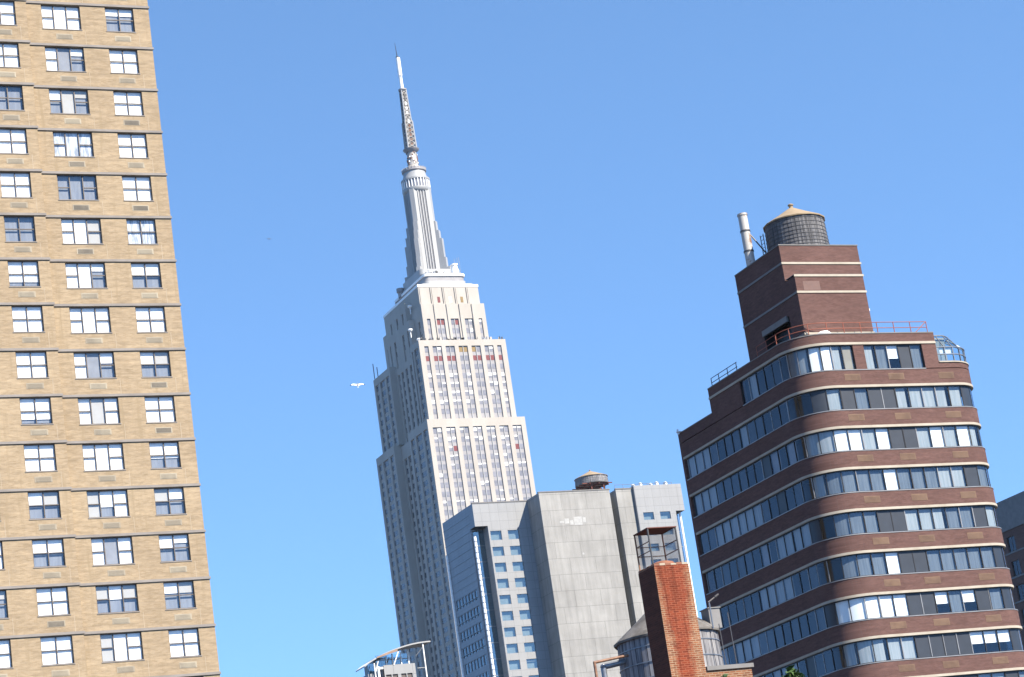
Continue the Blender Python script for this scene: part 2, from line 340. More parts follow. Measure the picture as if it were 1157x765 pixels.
# ------------------------------------------------------------------ tan brick apartment tower (left)
def left_tower():
    Yf, SC = 128.0, 1.28
    band_z = lambda k: 1.7 + (48.95 - 2.122*k)*SC
    FL = 2.122*SC
    root = thing('apartment_tower', (33, Yf, 0), 'tall tan brick apartment tower with rows of white-blinded windows', 'building')
    xr, xs, xl = 40.56, 33.02, 18.0           # right corner, step in the front, far left
    ztop = band_z(-6)
    K = range(-2, 18)
    colsR = {'A': (37.85, 39.60), 'B': (33.98, 36.32)}       # on the set-back part
    colsL = {'C': (30.60, 32.36), 'D': (27.22, 28.98), 'E': (23.1, 25.4)}
    rect = lambda c, k: (c[0], c[1], band_z(k) - 1.60, band_z(k) - .02)
    wall = MB()
    hR = [rect(c, k) for c in colsR.values() for k in K]; hL = [rect(c, k) for c in colsL.values() for k in K]
    wall.facade(Vector((xs, Yf, 0)), X, Z, -Y, xr-xs, ztop, [(a-xs, b-xs, c, d) for a, b, c, d in hR], .16, 'tan_brick')
    YL = Yf - .30
    wall.facade(Vector((xl, YL, 0)), X, Z, -Y, xs-xl, ztop, [(a-xl, b-xl, c, d) for a, b, c, d in hL], .16, 'tan_brick')
    wall.face([(xs, YL, 0), (xs, Yf, 0), (xs, Yf, ztop), (xs, YL, ztop)], 'tan_brick')
    wall.face([(xr, Yf, 0), (xr, Yf+22, 0), (xr, Yf+22, ztop), (xr, Yf, ztop)], 'tan_brick')
    wall.face([(xl, Yf+22, 0), (xl, YL, 0), (xl, YL, ztop), (xl, Yf+22, ztop)], 'tan_brick')
    wall.face([(xr, Yf+22, 0), (xl, Yf+22, 0), (xl, Yf+22, ztop), (xr, Yf+22, ztop)], 'tan_brick')
    # rooms behind the panes
    wall.box(xl+.3, xr-.3, Yf+.75, Yf+21.5, 0, ztop-.1, 'room')
    # pale control joints from each sill down to the slab edge
    for cols, y in ((colsR, Yf), (colsL, YL)):
        for c in cols.values():
            for k in K:
                z1 = band_z(k) - 1.62; wall.box(c[1]+.20, c[1]+.225, y-.004, y+.05, z1-1.0, z1-.02, 'joint')
    wall.build('wall', root)
    rf = MB(); rf.box(xl, xr, Yf, Yf+22, ztop, ztop+.3, 'roof'); rf.build('roof', root)
    for k in range(-5, 24):                                   # slab edges
        z = band_z(k)
        b = MB(); b.box(xs, xr+.05, Yf-.07, Yf+.05, z, z+.145, 'band'); b.box(xl, xs+.05, YL-.07, YL+.05, z, z+.145, 'band')
        b.build('slab_edge', root)
    state = {  # blind drop per pane column, top row first: fraction covered; c curtain, g grey shade
        'A': ['.3.3','11','11','11','11','cc','.5.5','11','.5.5','11','.6.6','.5.4','.5.3','.4.4','11'],
        'B': ['111','1g.3','.41.3','ccc','000','111','11.3','111','1g.4','111','111','1.61','1g1','.5.5.5','111'],
        'C': ['11','11','00','11','11','00','.8.8','11','11','.8.8','11','.5.5','.5.5','11','11'],
        'D': ['11','11','11','.5.5','11','11','.5.5','11','11','.5.5','11','.8.8','11','.3.3','11'],
        'E': ['111']*15}
    def parse(t):
        out = []; i = 0
        while i < len(t):
            if t[i] == '.': out.append(float(t[i:i+2])); i += 2
            else: out.append(t[i] if t[i] in 'cg' else float(t[i])); i += 1
        return out
    for name, c in {**colsR, **colsL}.items():
        y = Yf if name in colsR else YL; wd = c[1]-c[0]; hh = 1.58
        tri = name in 'BE'; yi = y + .10
        cuts = [0, wd*.32, wd*.655, wd] if tri else [0, wd/2, wd]
        for k in K:
            z1 = band_z(k) - .02; z0 = z1 - hh; org = (c[0]+wd/2, yi, z0)
            f = MB(); t = .05; bx = lambda a, b, cc, d, e=0: f.box(c[0]+a, c[0]+b, yi-e, yi+.06, z0+cc, z0+d, 'bronze')
            bx(0, wd, 0, t+.01); bx(0, wd, hh-t, hh)
            for i, cu in enumerate(cuts):
                a = min(max(cu-t/2 if 0 < i < len(cuts)-1 else (0 if i == 0 else wd-t), 0), wd-t); bx(a, a+t, t+.01, hh-t, .004)
            meets = [(i, i+1) for i in range(len(cuts)-1) if not (tri and i == 1)]
            for i, j in meets: bx(cuts[i]+t, cuts[j]-t, hh*.49, hh*.49+.05, .008)
            f.box(c[0]-.04, c[1]+.04, y-.03, yi-.002, z0-.045, z0+.01, 'band')       # sill
            wo = f.build('window', root, org)
            p = MB(); p.face([(c[0]+.03, yi+.03, z0+.03), (c[1]-.03, yi+.03, z0+.03), (c[1]-.03, yi+.03, z1-.03), (c[0]+.03, yi+.03, z1-.03)], 'glass_blue')
            p.build('pane', wo)
            st = parse(state[name][k]) if 0 <= k < 15 else [random.choice([1., 1., .5, 0.]) for _ in cuts[1:]]
            bl = MB()
            for i, v in enumerate(st):
                a, b = c[0]+cuts[i]+.035, c[0]+cuts[i+1]-.035; mm = 'blind' if random.random() < .86 else 'blind_cream'
                if v == 'c': v, mm = 1., 'curtain'
                if v == 'g': v, mm = 1., 'grey_shade'
                if v > 0:
                    d = (hh-.06)*v - (random.random()*.05 if v == 1 else 0); bl.box(a, b, yi+.10, yi+.12, z1-.03-d, z1-.03, mm)
                if v < .95: bl.box(a, b, yi+.16, yi+.18, z0+.03+(.10 if v > .75 else 0), z1-.03, 'drape')
            if bl.f: bl.build('blind', wo)
            # through-wall air conditioner grille under the window
            gx = c[0]+wd*.54; gz = z0 - .47; gm = 'grille_dark' if random.random() < .22 else 'grille'
            gr = MB(); gr.box(gx-.50, gx+.50, y-.012, y+.03, gz-.17, gz+.17, 'grille')
            gr.box(gx-.44, gx+.44, y-.02, y-.013, gz-.135, gz+.135, gm)
            for q in range(6): gr.box(gx-.42, gx+.42, y-.03, y-.021, gz-.12+q*.043, gz-.105+q*.043, gm)
            gr.build('air_grille', root)
left_tower()

# ------------------------------------------------------------------ limestone skyscraper with mast
def skyscraper():
    AX, AY = 405.86, 921.68
    root = thing('skyscraper', (AX, AY, 0), 'tall pale limestone skyscraper with stepped setbacks, silver mast and antenna spire', 'skyscraper')
    FH = 3.9; rnd = random.Random(3)
    wins = []                                    # (size key, fn(mb), centre)
    def window(O, U, N, u, z, wd, mat, blind):
        def put(mb):
            mb.obox(O, U, Z, N, u, u+wd, z, z+2.25, .0, .05, mat)
            if blind: mb.obox(O, U, Z, N, u+.12, u+wd-.12, z+2.25-blind, z+2.2, .051, .07, 'esb_blind')
        c = O + U*(u+wd/2) + Z*(z+1.1)
        wins.append((c, put))
    def bay_wall(mb, O, U, N, width, z0, z1, bays, ztop_bays, mullw=1.15, special=None, zlow=None, lit=True):
        """wall from z0 to z1 with recessed window strips; bays = [(u0, u1, columns)]"""
        zl = z0 + .2 if zlow is None else zlow
        holes = [(a, b, zl - z0, ztop_bays - z0) for a, b, n in bays]
        mb.facade(O + Z*z0, U, Z, N, width, z1-z0, holes, .55, 'limestone')
        # crown of each pier strip: little raised cap course
        for a, b, n in bays:
            st = MB(); P = O - N*.55
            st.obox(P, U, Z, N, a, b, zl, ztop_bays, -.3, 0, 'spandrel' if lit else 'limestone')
            gap = (b-a)/n
            for i in range(1, n if lit else 1): st.obox(P, U, Z, N, a+gap*i-.13, a+gap*i+.13, zl, ztop_bays, .0, .32, 'mast_metal')
            st.build('spandrel_strip', root)
            nf = int((ztop_bays - .3 - max(zl, 100))/FH)
            for r in range(nf):
                z = ztop_bays - .35 - 2.25 - r*FH
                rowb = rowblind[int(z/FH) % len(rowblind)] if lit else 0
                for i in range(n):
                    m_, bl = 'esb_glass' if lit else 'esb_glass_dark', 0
                    if rnd.random() < rowb: bl = rnd.choice([.5, .7, .7, 1.0, 1.5])
                    elif lit and rnd.random() < .015: m_ = 'esb_red'
                    if special: 
                        sp = special(r, bays.index((a, b, n)), i)
                        if sp: m_, bl = sp, 0
                    window(P, U, N, a+gap*i+.2, z, gap-.4, m_, bl)
    rowblind = [rnd.choice([.03, .05, .1, .6, .75, .2]) for _ in range(120)]
    W = MB()
    V3 = lambda x, y: Vector((AX+x, AY+y, 0))
    def bays_for(width, n, first_single, bayw, singw, margin):
        """n paired bays spread across a width; optional single bays at both ends"""
        out = []
        if first_single:
            out.append((margin, margin+singw, 1)); s0 = margin+singw; s1 = width-margin-singw
            pitch = (s1 - s0 - n*bayw)/(n+1)
            for i in range(n): a = s0+pitch+i*(bayw+pitch); out.append((a, a+bayw, 2))
            out.append((width-margin-singw, width-margin, 1))
        else:
            pitch = (width - 2*margin - n*bayw)/(n-1)
            for i in range(n): a = margin+i*(bayw+pitch); out.append((a, a+bayw, 2))
        return out
    # lower tier, up to the 255 m setback
    z0t = 254.6
    near = (-22.5, 22.5, -31, -9)
    def tier(xa, ya, yb, z0, z1, front_bays, left_bays, ztb, special=None, front=True, litb=True, zfront=None):
        xb = -xa
        if front: bay_wall(W, V3(xa, ya), X, -Y, xb-xa, z0, z1, front_bays, ztb, special=special, zlow=zfront)
        else: W.face([V3(xa, ya)+Z*z0, V3(xb, ya)+Z*z0, V3(xb, ya)+Z*z1, V3(xa, ya)+Z*z1], 'limestone')
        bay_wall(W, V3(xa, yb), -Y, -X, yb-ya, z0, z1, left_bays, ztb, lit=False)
        bay_wall(W, V3(xb, ya), Y, X, yb-ya, z0, z1, [], ztb)
        W.face([V3(xb, yb)+Z*z0, V3(xa, yb)+Z*z0, V3(xa, yb)+Z*z1, V3(xb, yb)+Z*z1], 'limestone')
        W.face([V3(xa, ya)+Z*z1, V3(xb, ya)+Z*z1, V3(xb, yb)+Z*z1, V3(xa, yb)+Z*z1], 'limestone')
    fb0 = bays_for(45, 7, False, 4.15, 0, 2.1)
    lb = lambda L: [(1.6, 1.6+.19*L, 2), (L*.36, L*.36+.29*L, 3), (L-1.6-.19*L, L-1.6, 2)]
    tier(-22.5, -31, -9, 0, z0t, fb0, lb(22), 251.0, zfront=100)
    tier(-22.5, 9, 31, 0, z0t, [], lb(22), 251.0, front=True, zfront=100)
    tier(-19.2, -9, 9, 0, z0t-1, [], [(2.0, 5.2, 2), (6.6, 9.8, 2), (11.2, 14.4, 2)], 247.5, front=False)
    # second tier, up to 290 m
    fb1 = bays_for(40.4, 5, True, 4.2, 1.95, 2.3)
    def special1(r, b, i):
        if r == 1 and b != 3: return 'esb_red'
        if r == 0 and (b == 3 or (b == 4 and i == 0)): return 'esb_amber'
    tier(-20.2, -28, -17.5, z0t, 290.3, fb1, [(1.5, 3.0, 1), (4.2, 8.6, 3)], 287.6, special1)
    tier(-20.2, 8, 28, z0t, 289.8, [], lb(20), 286.5)
    tier(-17.4, -17.5, 8, z0t-1, 288, [], [(2.2, 4.2, 1), (6.2, 8.6, 1), (11.2, 13.6, 1), (16.4, 18.8, 1), (21, 23, 1)], 285, front=False)
    # stepped crown
    tier(-17.2, -14, 14, 288, 304, [], [(2.5, 4, 1), (8, 10, 1), (18, 20, 1), (24, 25.6, 1)], 300, front=False)
    def special2(r, b, i):
        if r == 0 and (b, i) in ((1, 0), (1, 1), (2, 1)): return 'esb_red'
    tier(-14.8, -23.3, 23.3, 289, 308.2, bays_for(29.6, 3, True, 3.7, 1.6, 1.9), [(3, 5, 1), (9, 12, 2), (17, 20, 2), (26, 29, 2), (34, 37, 2), (41, 43, 1)], 301.4, special2)
    tier(-17, -11, 11, 302, 312.6, [], [(3, 4.6, 1), (10, 12, 1), (17, 18.6, 1)], 309, front=False)
    tier(-14.1, -21, 21, 308, 316.6, [], [], 313, front=True)
    # fluted piers with rounded heads on the crown's front
    for i in range(5):
        x = -14.1 + 28.2*i/5
        if i: W.obox(V3(0, -21), X, Z, -Y, x-.22, x+.22, 308.2, 316.3, 0, .45, 'limestone')
        for xx, zz0, zz1, y in ((x+2.8, 308.2, 316.2, -21), ):
            W.obox(V3(0, y), X, Z, -Y, xx-2.3, xx+2.2, zz0, zz1, 0, .25, 'limestone')
    for i in range(1, 5):
        x = -14.8 + 29.6*i/5
        W.obox(V3(0, -23.3), X, Z, -Y, x-.25, x+.25, 292, 308.0, 0, .5, 'limestone')
    W.build('wall', root)
    for x, mm in ((-5.2, 'esb_red'), (.2, 'esb_blind'), (5.6, 'esb_amber')):
        n_ = MB(); n_.obox(V3(0, -21.26), X, Z, -Y, x-.6, x+.6, 309.4, 312.0, 0, .08, mm); n_.build('crown_window', root)
    # roof parapets and roof clutter
    d = MB()
    for xa, ya, yb, z in ((-14.3, -21.2, 21.2, 316.6),):
        d.box(AX+xa, AX-xa, AY+ya, AY+ya+.3, z, z+1.1, 'white_metal'); d.box(AX+xa, AX+xa+.3, AY+ya+.3, AY+yb, z, z+1.1, 'white_metal'); d.box(AX-xa-.3, AX-xa, AY+ya+.3, AY+yb, z, z+1.1, 'white_metal')
    d.build('deck_parapet', root)
    rr = random.Random(9)
    cl = MB()
    for _ in range(26):
        x = rr.uniform(-19, 19); y = -27.4; s_ = rr.uniform(.4, 1.1)
        cl.box(AX+x, AX+x+s_, AY+y, AY+y+s_, 290.3, 290.3+rr.uniform(.5, 1.6), rr.choice(['steel_dark', 'galv', 'limestone']))
    for x, y, h in ((-21.5, 27, 7), (-21, 24, 4.5), (19.5, -27.5, 1.4), (-19.2, -27.4, 3)):
        zz = 290.3 if abs(y) < 30 else z0t
        cl.tube((AX+x*.92, AY+y, zz-.5), (AX+x*.92, AY+y, zz+h), .18, 'steel_dark', 6)
    cl.build('rooftop_equipment', root)
    # white dishes on the left shoulder
    for x, y, z in ((-16.2, -14.5, 309.5), (-18.5, -17, 298), (-17.6, -22.8, 291.8)):
        di = MB(); di.lathe((AX+x, AY+y, z), [(0, -.3), (.7, -.15), (1.1, .5), (.9, .9), (0, 1.0)], 'white_metal', 12); di.tube((AX+x, AY+y, z-3), (AX+x, AY+y, z), .2, 'white_metal', 6)
        di.build('dish_antenna', root)
    # ---- observatory plinth with rounded corners
    def rrect(hx, hy, r, n=6):
        out = []
        for cx_, cy_, a in ((hx-r, -hy+r, -90), (hx-r, hy-r, 0), (-hx+r, hy-r, 90), (-hx+r, -hy+r, 180)):
            for i in range(n+1): t = RAD(a+90*i/n); out.append((AX+.4+cx_+r*math.cos(t), AY+cy_+r*math.sin(t)))
        return out
    p = MB()
    p.prism(rrect(12.2, 20.0, 1), 316.7, 318.6, 'mast_metal'); p.prism(rrect(9.9, 19.0, 2.2), 318.6, 320.2, 'mast_metal'); p.prism(rrect(9.5, 18.5, 2.2), 320.2, 322.4, 'spandrel')
    p.prism(rrect(9.9, 19.0, 2.2), 322.4, 323.5, 'white_metal'); p.prism(rrect(9.0, 15.0, 2), 323.5, 325.0, 'mast_metal'); p.prism(rrect(8.2, 11, 2), 325.0, 328.5, 'mast_metal')
    p.build('observatory', root)
    eq = MB()
    for _ in range(40):
        x = rr.uniform(-8.6, 9); y = rr.choice([-17.5, -16.5, -15]); s_ = rr.uniform(.3, .9)
        eq.box(AX+x, AX+x+s_, AY+y, AY+y+s_, 323.4, 324+rr.uniform(.2, 1.6), rr.choice(['galv', 'white_metal', 'lattice', 'steel_dark']))
    for x in (6.6, 7.8, 8.8): eq.tube((AX+x, AY-17, 323), (AX+x, AY-17, 329+x*.3), .09, 'galv', 5)
    eq.lathe((AX+6.4, AY-16.5, 323.4), [(1.5, 0), (1.9, 2), (1.3, 3.6), (1.3, 4.4), (1.7, 4.6), (1.7, 5.1), (0, 5.3)], 'white_metal', 14)
    eq.lathe((AX+2.2, AY-17, 323.4), [(1.0, 0), (1.0, 1.8), (0, 2.6)], 'white_metal', 12)
    eq.lathe((AX-9.2, AY+10, 322.4), [(1.2, 0), (1.2, 2.4), (1.7, 2.5), (1.7, 4.2), (0, 4.6)], 'spandrel', 12)
    eq.build('deck_equipment', root)
    # ---- mooring mast
    mx, my = AX+.9, AY
    def octo(h, c): return [(mx+x, my+y) for x, y in ((h-c, -h), (h, -h+c), (h, h-c), (h-c, h), (-h+c, h), (-h, h-c), (-h, -h+c), (-h+c, -h))]
    m = MB(); m.prism(octo(5.25, 1.5), 325, 369, 'mast_metal')
    m.build('mast_shaft', root)
    for i, (dx, dy, nx, ny) in enumerate(((0, -1, 1, 0), (-1, 0, 0, -1), (1, 0, 0, 1))):
        st = MB(); U = Vector((nx, ny, 0)); N = Vector((dx, dy, 0)); O = Vector((mx, my, 0)) + N*5.25
        for q in (-1.25, 0, 1.25):
            st.obox(O, U, Z, N, q-.36, q+.36, 328.5, 368.4, .01, .08, 'mast_dark')
        for q in (-1.9, -.63, .63, 1.9): st.obox(O, U, Z, N, q-.2, q+.2, 328.5, 368.6, .01, .4, 'mast_metal')
        st.build('mast_window_strip', root)
    for sx in (-1, 1):
        for sy in (-1, 1):
            wg = MB(); N = Vector((sx, sy, 0)).normalized(); U = Vector((-N.y, N.x, 0)); O = Vector((mx, my, 0))
            for r, zt in ((7.2, 353), (8.1, 348.5), (9.0, 344.5), (9.6, 335.5), (11, 330.8)):
                t = 1.25 - .1*r*.3
                wg.obox(O, U, Z, N, -t, t, 324.9, zt, 4.5, r, 'mast_metal')
            wg.build('mast_wing', root)
    c = MB()
    c.lathe((mx, my, 0), [(5.3, 367.2), (6.3, 368.0), (6.5, 369.0), (6.5, 369.6), (6.0, 369.7), (6.0, 373.3), (6.5, 373.4), (6.5, 374.2), (5.6, 374.6), (5.1, 376.5), (4.9, 378.4), (4.2, 378.5)], 'mast_metal', 40)
    for i in range(28):
        t = 2*math.pi*i/28; N = Vector((math.cos(t), math.sin(t), 0)); U = Vector((-N.y, N.x, 0))
        c.obox(Vector((mx, my, 0)), U, Z, N, -.17, .17, 369.6, 373.4, 5.9, 6.4, 'white_metal')
    c.build('mast_lantern', root)
    gl = MB(); gl.lathe((mx, my, 0), [(6.03, 369.75), (6.03, 373.25)], 'esb_glass', 40); gl.build('lantern_glazing', root)
    c = MB(); c.lathe((mx, my, 0), [(4.2, 377.2), (5.5, 378.0), (5.5, 378.5), (5.4, 378.6), (5.4, 379.3), (5.2, 379.3), (5.2, 378.7), (0, 378.8)], 'spandrel', 36)
    for i in range(24):
        t = 2*math.pi*i/24; c.tube((mx+5.45*math.cos(t), my+5.45*math.sin(t), 378.6), (mx+5.45*math.cos(t), my+5.45*math.sin(t), 379.7), .12, 'lattice', 5)
    c.build('mast_balcony', root)
    # ---- antenna
    a = MB(); a.lathe((mx, my, 0), [(3.2, 378.8), (2.6, 381), (2.35, 381.2), (2.15, 388.6)], 'lattice', 24)
    for i in range(60):
        t = rr.uniform(0, 6.28); z = rr.uniform(381.5, 388); r = 2.35 - (z-381)*.026
        a.box(mx+r*math.cos(t)-.22, mx+r*math.cos(t)+.22, my+r*math.sin(t)-.22, my+r*math.sin(t)+.22, z, z+.6, rr.choice(['steel_dark', 'white_metal', 'rust']))
    a.build('antenna_base', root)
    a = MB(); a.lathe((mx, my, 0), [(2.1, 387.4), (3.5, 388.6), (3.7, 389.1), (3.5, 389.2), (0, 389.5)], 'spandrel', 28); a.build('antenna_balcony', root)
    a = MB()
    def lat(z0, z1, h0, h1, n, rr_=.27):
        cs = ((-1, -1), (1, -1), (1, 1), (-1, 1)); hz = lambda z: h0+(h1-h0)*(z-z0)/(z1-z0)
        P = lambda k, z: (mx+cs[k % 4][0]*hz(z), my+cs[k % 4][1]*hz(z), z)
        for k in range(4): a.tube(P(k, z0), P(k, z1), rr_, 'mast_metal', 6)
        for i in range(n):
            za, zb = z0+(z1-z0)*i/n, z0+(z1-z0)*(i+1)/n
            for k in range(4):
                a.tube(P(k, za), P(k+1, zb), rr_*.6, 'lattice', 5); a.tube(P(k+1, za), P(k, zb), rr_*.6, 'lattice', 5); a.tube(P(k, zb), P(k+1, zb), rr_*.6, 'lattice', 5)
    lat(389.4, 402.5, 1.95, 1.75, 6, .36); lat(402.5, 417.8, 1.45, 1.1, 9, .32)
    a.box(mx-.75, mx+.75, my-.75, my+.75, 389.4, 402, 'lattice'); a.box(mx-.5, mx+.5, my-.5, my+.5, 402, 417.8, 'spandrel')
    for i in range(12):                                       # antenna panels bolted to the lattice
        z = 390.5+i*2.2; h = 1.85 if z < 402 else 1.4
        a.box(mx-h-.2, mx-h+.2, my-.5, my+.5, z, z+1.5, 'steel_dark'); a.box(mx-.4, mx+.4, my-h-.2, my-h+.2, z, z+1.3, rr.choice(['rust', 'white_metal', 'steel_dark']))
    a.build('antenna_lattice', root)
    a = MB(); a.lathe((mx-.1, my, 0), [(1.2, 417.4), (1.9, 417.9), (1.9, 418.5), (0, 418.6)], 'spandrel', 20); a.build('antenna_collar', root)
    a = MB(); a.lathe((mx-.2, my, 0), [(.85, 418.5), (.72, 425), (.95, 425.1), (.95, 434), (0, 434.2)], 'white_metal', 14)
    a.tube((mx-.2, my-.9, 424), (mx-.2, my-1.0, 433), .12, 'lattice', 6); a.build('antenna_pole', root)
    a = MB(); a.tube((mx-.4, my, 434), (mx-.7, my, 441.5), .22, 'steel_dark', 6, .07); a.tube((mx-.4, my, 433.8), (mx-.4, my, 434.6), .7, 'steel_dark', 10); a.build('antenna_needle', root)
    # ---- windows: the 100 that show largest are parts, the rest one mass
    wins.sort(key=lambda q: (q[0] - Vector((0, 0, 1.7))).length if q[0].z > 240 and q[0].y < AY-20 else 1e6)
    for c, put in wins[:99]:
        b = MB(); put(b); b.build('window', root, c)
    b = MB()
    for c, put in wins[99:]: put(b)
    tag(b.build('small_windows', root), kind='stuff')
skyscraper()

# ------------------------------------------------------------------ grey office block with a plain wall between two window wings
def office():
    root = thing('office_building', (226, 456, 0), 'grey concrete office block with blank middle wall and teal square windows in both wings', 'office building')
    T = 112.5
    w = MB()
    # blank middle block, dark slot, narrow pier
    w.box(217.0, 233.9, 450, 482, 0, T, 'precast'); w.box(235.4, 239.35, 450, 482, 0, T, 'precast'); w.box(233.9, 235.4, 454.5, 482, 0, T-.5, 'precast')
    w.box(216.9, 234.0, 449.9, 450.4, T, T+.25, 'coping'); w.box(235.3, 239.4, 449.9, 450.4, T, T+.25, 'coping')
    w.build('blank_wall', root)
    pt = MB()
    for u0, u1, v0, v1 in ((224.4, 226.3, 105.1, 106.9), (222.2, 223.2, 105.5, 106.6), (221, 222, 105.7, 106.1), (226.5, 227.2, 105.6, 106.7), (223.4, 224.2, 105.2, 106.2), (225.2, 225.6, 98.6, 99)):
        pt.box(u0, u1, 449.985, 450, v0, v1, 'patch')
    pt.build('paint_patch', root)
    FH = 3.49; top = 106.16; NR = 12
    def unit(O, U, N, a, b, z0, z1, rnd):
        f = MB()
        for q in ((a, b, z0, z0+.08), (a, b, z1-.08, z1), (a, a+.08, z0+.08, z1-.08), (b-.08, b, z0+.08, z1-.08)): f.obox(O, U, Z, N, q[0], q[1], q[2], q[3], -.20, -.12, 'galv')
        wo = f.build('window', root, O+U*((a+b)/2)+Z*z0)
        p = MB(); P = lambda u, v, k: O+U*u+Z*v+N*k
        p.face([P(a+.04, z0+.04, -.16), P(b-.04, z0+.04, -.16), P(b-.04, z1-.04, -.16), P(a+.04, z1-.04, -.16)], 'office_glass'); p.build('pane', wo)
        if rnd < .45:
            bl = MB(); d = .15+rnd*1.2; bl.obox(O, U, Z, N, a+.06, b-.06, z1-.1-d, z1-.1, -.42, -.38, 'grey_shade'); bl.build('blind', wo)
    rnd = random.Random(5)
    # left wing: front wall, notch at its corner, glazed side
    O = Vector((207.2, 456.3, 0)); holes = []
    for k in range(NR):
        for a, b in ((.2, 2.8), (4.3, 6.95)):
            z1 = top-FH*k; holes.append((a, b, z1-2.05, z1))
    f = MB(); f.facade(O, X, Z, -Y, 9.8, T-5.2, [h for h in holes], .3, 'tile')
    f.facade(Vector((204.1, 456.3, T-5.2)), X, Z, -Y, 12.9, 5.0, [], .1, 'tile')
    L = 17.2
    f.face([(204.1, 456.3+L, T-.2), (204.1, 456.3, T-.2), (217, 456.3, T-.2), (217, 456.3+L, T-.2)], 'roof')
    f.face([(204.1, 456.3, T-5.2), (204.1, 459, T-5.2), (207.2, 459, T-5.2), (207.2, 456.3, T-5.2)], 'steel_dark')
    f.build('window_wall', root)
    for h in holes: unit(O, X, -Y, h[0], h[1], h[2], h[3], rnd.random())
    co = MB(); co.box(204.0, 217, 456.2, 456.6, T-.2, T+.02, 'coping'); co.box(207.6, 216.8, 457, 470, 0, T-.6, 'office_room'); co.build('core', root)
    # notch: dark returns with ribbon glass, and a white tube at the corner
    nw = MB(); nw.box(207.02, 207.2, 456.3, 459, 0, T-5.2, 'tile', 'd')
    nw.box(204.5, 207.02, 459.0, 459.2, 0, T-5.2, 'curtain_wall'); nw.build('notch_wall', root)
    ng = MB()
    ng.box(204.55, 206.98, 458.93, 458.98, 0, T-5.25, 'office_glass')
    for k in range(NR+2): z1 = top+.9-FH*k; ng.box(204.55, 206.98, 458.88, 458.925, z1, z1+.12, 'alu')
    ng.build('notch_glazing', root)
    tb = MB(); tb.tube((204.55, 458.3, 0), (204.55, 458.3, T-6.9), .33, 'white_metal', 12)
    for k in range(40): z = 60+k*1.2; tb.tube((204.55, 458.3, z), (204.55, 458.3, z+.1), .42, 'galv', 12)
    tb.build('column', root)
    # side: solid slate panels at the top, ribbon windows lower down
    sd = MB(); O2 = Vector((204.1, 456.3+L, 0)); hs = []
    for k in range(3, NR+4): z1 = top-1.2-FH*k; hs += [(1.6+i*1.75, 1.6+i*1.75+1.35, z1-2.1, z1) for i in range(7)]
    sd.facade(O2, -Y, Z, -X, L-2.7, T-.2, hs, .2, 'curtain_wall')
    sd.face([(204.1, 459, T-5.2), (204.1, 456.3, T-5.2), (204.1, 456.3, T-.2), (204.1, 459, T-.2)], 'curtain_wall')
    sd.face([(204.1, 459, 0), (206, 459, 0), (206, 459, T-5.2), (204.1, 459, T-5.2)], 'curtain_wall')
    for k in range(NR+6): z = T-2.2-k*FH*.5*(1 if k < 6 else 1); sd.box(204.02, 204.1, 459.1, 456.3+L, z, z+.12, 'galv')
    sd.face([(217, 456.3+L, 0), (204.1, 456.3+L, 0), (204.1, 456.3+L, T-.2), (217, 456.3+L, T-.2)], 'curtain_wall')
    sd.build('side_wall', root)
    for k in range(3, NR+4):
        z1 = top-1.2-FH*k; sg = MB(); P = lambda u, v: O2 - Y*u + X*.15 + Z*v
        sg.face([P(1.5, z1-2.2), P(13.7, z1-2.2), P(13.7, z1+.1), P(1.5, z1+.1)], 'dark_glass'); sg.build('ribbon_glazing', root)
    ft = MB(); ft.tube((204.0, 456.3+L-.4, 0), (204.0, 456.3+L-.4, 105), .3, 'white_metal', 12); ft.build('column', root)
    # right wing, one metre proud of the blank wall
    O = Vector((239.45, 449.2, 0)); holes = []
    for k in range(NR):
        for a, b in ((1.3, 3.85), (5.4, 7.95)): z1 = 106.95-FH*k; holes.append((a, b, z1-1.7, z1))
    f = MB(); f.facade(O, X, Z, -Y, 9.35, 107.0, [(a, b, c, min(d, 106.95)) for a, b, c, d in holes], .3, 'tile')
    f.facade(O+Z*107.0, X, Z, -Y, 11.6, 6.0, [], .1, 'tile')
    f.face([O+Z*0+Y*30, O, O+Z*113, O+Z*113+Y*30], 'tile')
    f.face([O+X*11.6+Z*107, O+X*11.6+Z*107+Y*30, O+X*11.6+Z*113+Y*30, O+X*11.6+Z*113], 'tile')
    f.face([O+X*9.35+Z*107, O+X*9.35+Y*3+Z*107, O+X*11.6+Y*3+Z*107, O+X*11.6+Z*107], 'steel_dark')
    f.face([O+Z*112.8, O+X*11.6+Z*112.8, O+X*11.6+Y*30+Z*112.8, O+Y*30+Z*112.8], 'roof')
    f.build('window_wall', root)
    for h in holes: unit(O, X, -Y, h[0], h[1], h[2], h[3], rnd.random())
    nw = MB(); nw.box(240, 248.4, 450, 478, 0, 111, 'office_room'); nw.box(248.6, 248.8, 449.6, 452.4, 0, 107, 'tile'); nw.box(248.8, 250.8, 452.2, 452.4, 0, 107, 'curtain_wall'); nw.box(248.8, 250.8, 452.4, 478, 0, 107, 'curtain_wall'); nw.build('notch_wall', root)
    ng = MB()
    ng.box(248.85, 250.75, 452.12, 452.17, 0, 106.9, 'dark_glass')
    for k in range(NR+2): z1 = 106.6-FH*k; ng.box(248.85, 250.75, 452.06, 452.11, z1-.12, z1, 'alu')
    ng.build('notch_glazing', root)
    for dx in (9.6, 11.0):
        tb = MB(); tb.tube((239.45+dx, 450.6, 0), (239.45+dx, 450.6, 106.9), .26, 'white_metal', 10); tb.build('column', root)
    # roof edge rail and vents
    rl = MB(); rd = random.Random(2)
    for i in range(8):
        x = 236+i*2; rl.tube((x, 451.2, T), (x, 451.2, 113.9), .06, 'galv', 5)
        if i: rl.tube((x-2, 451.2, 113.8), (x, 451.2, 113.8), .05, 'galv', 5)
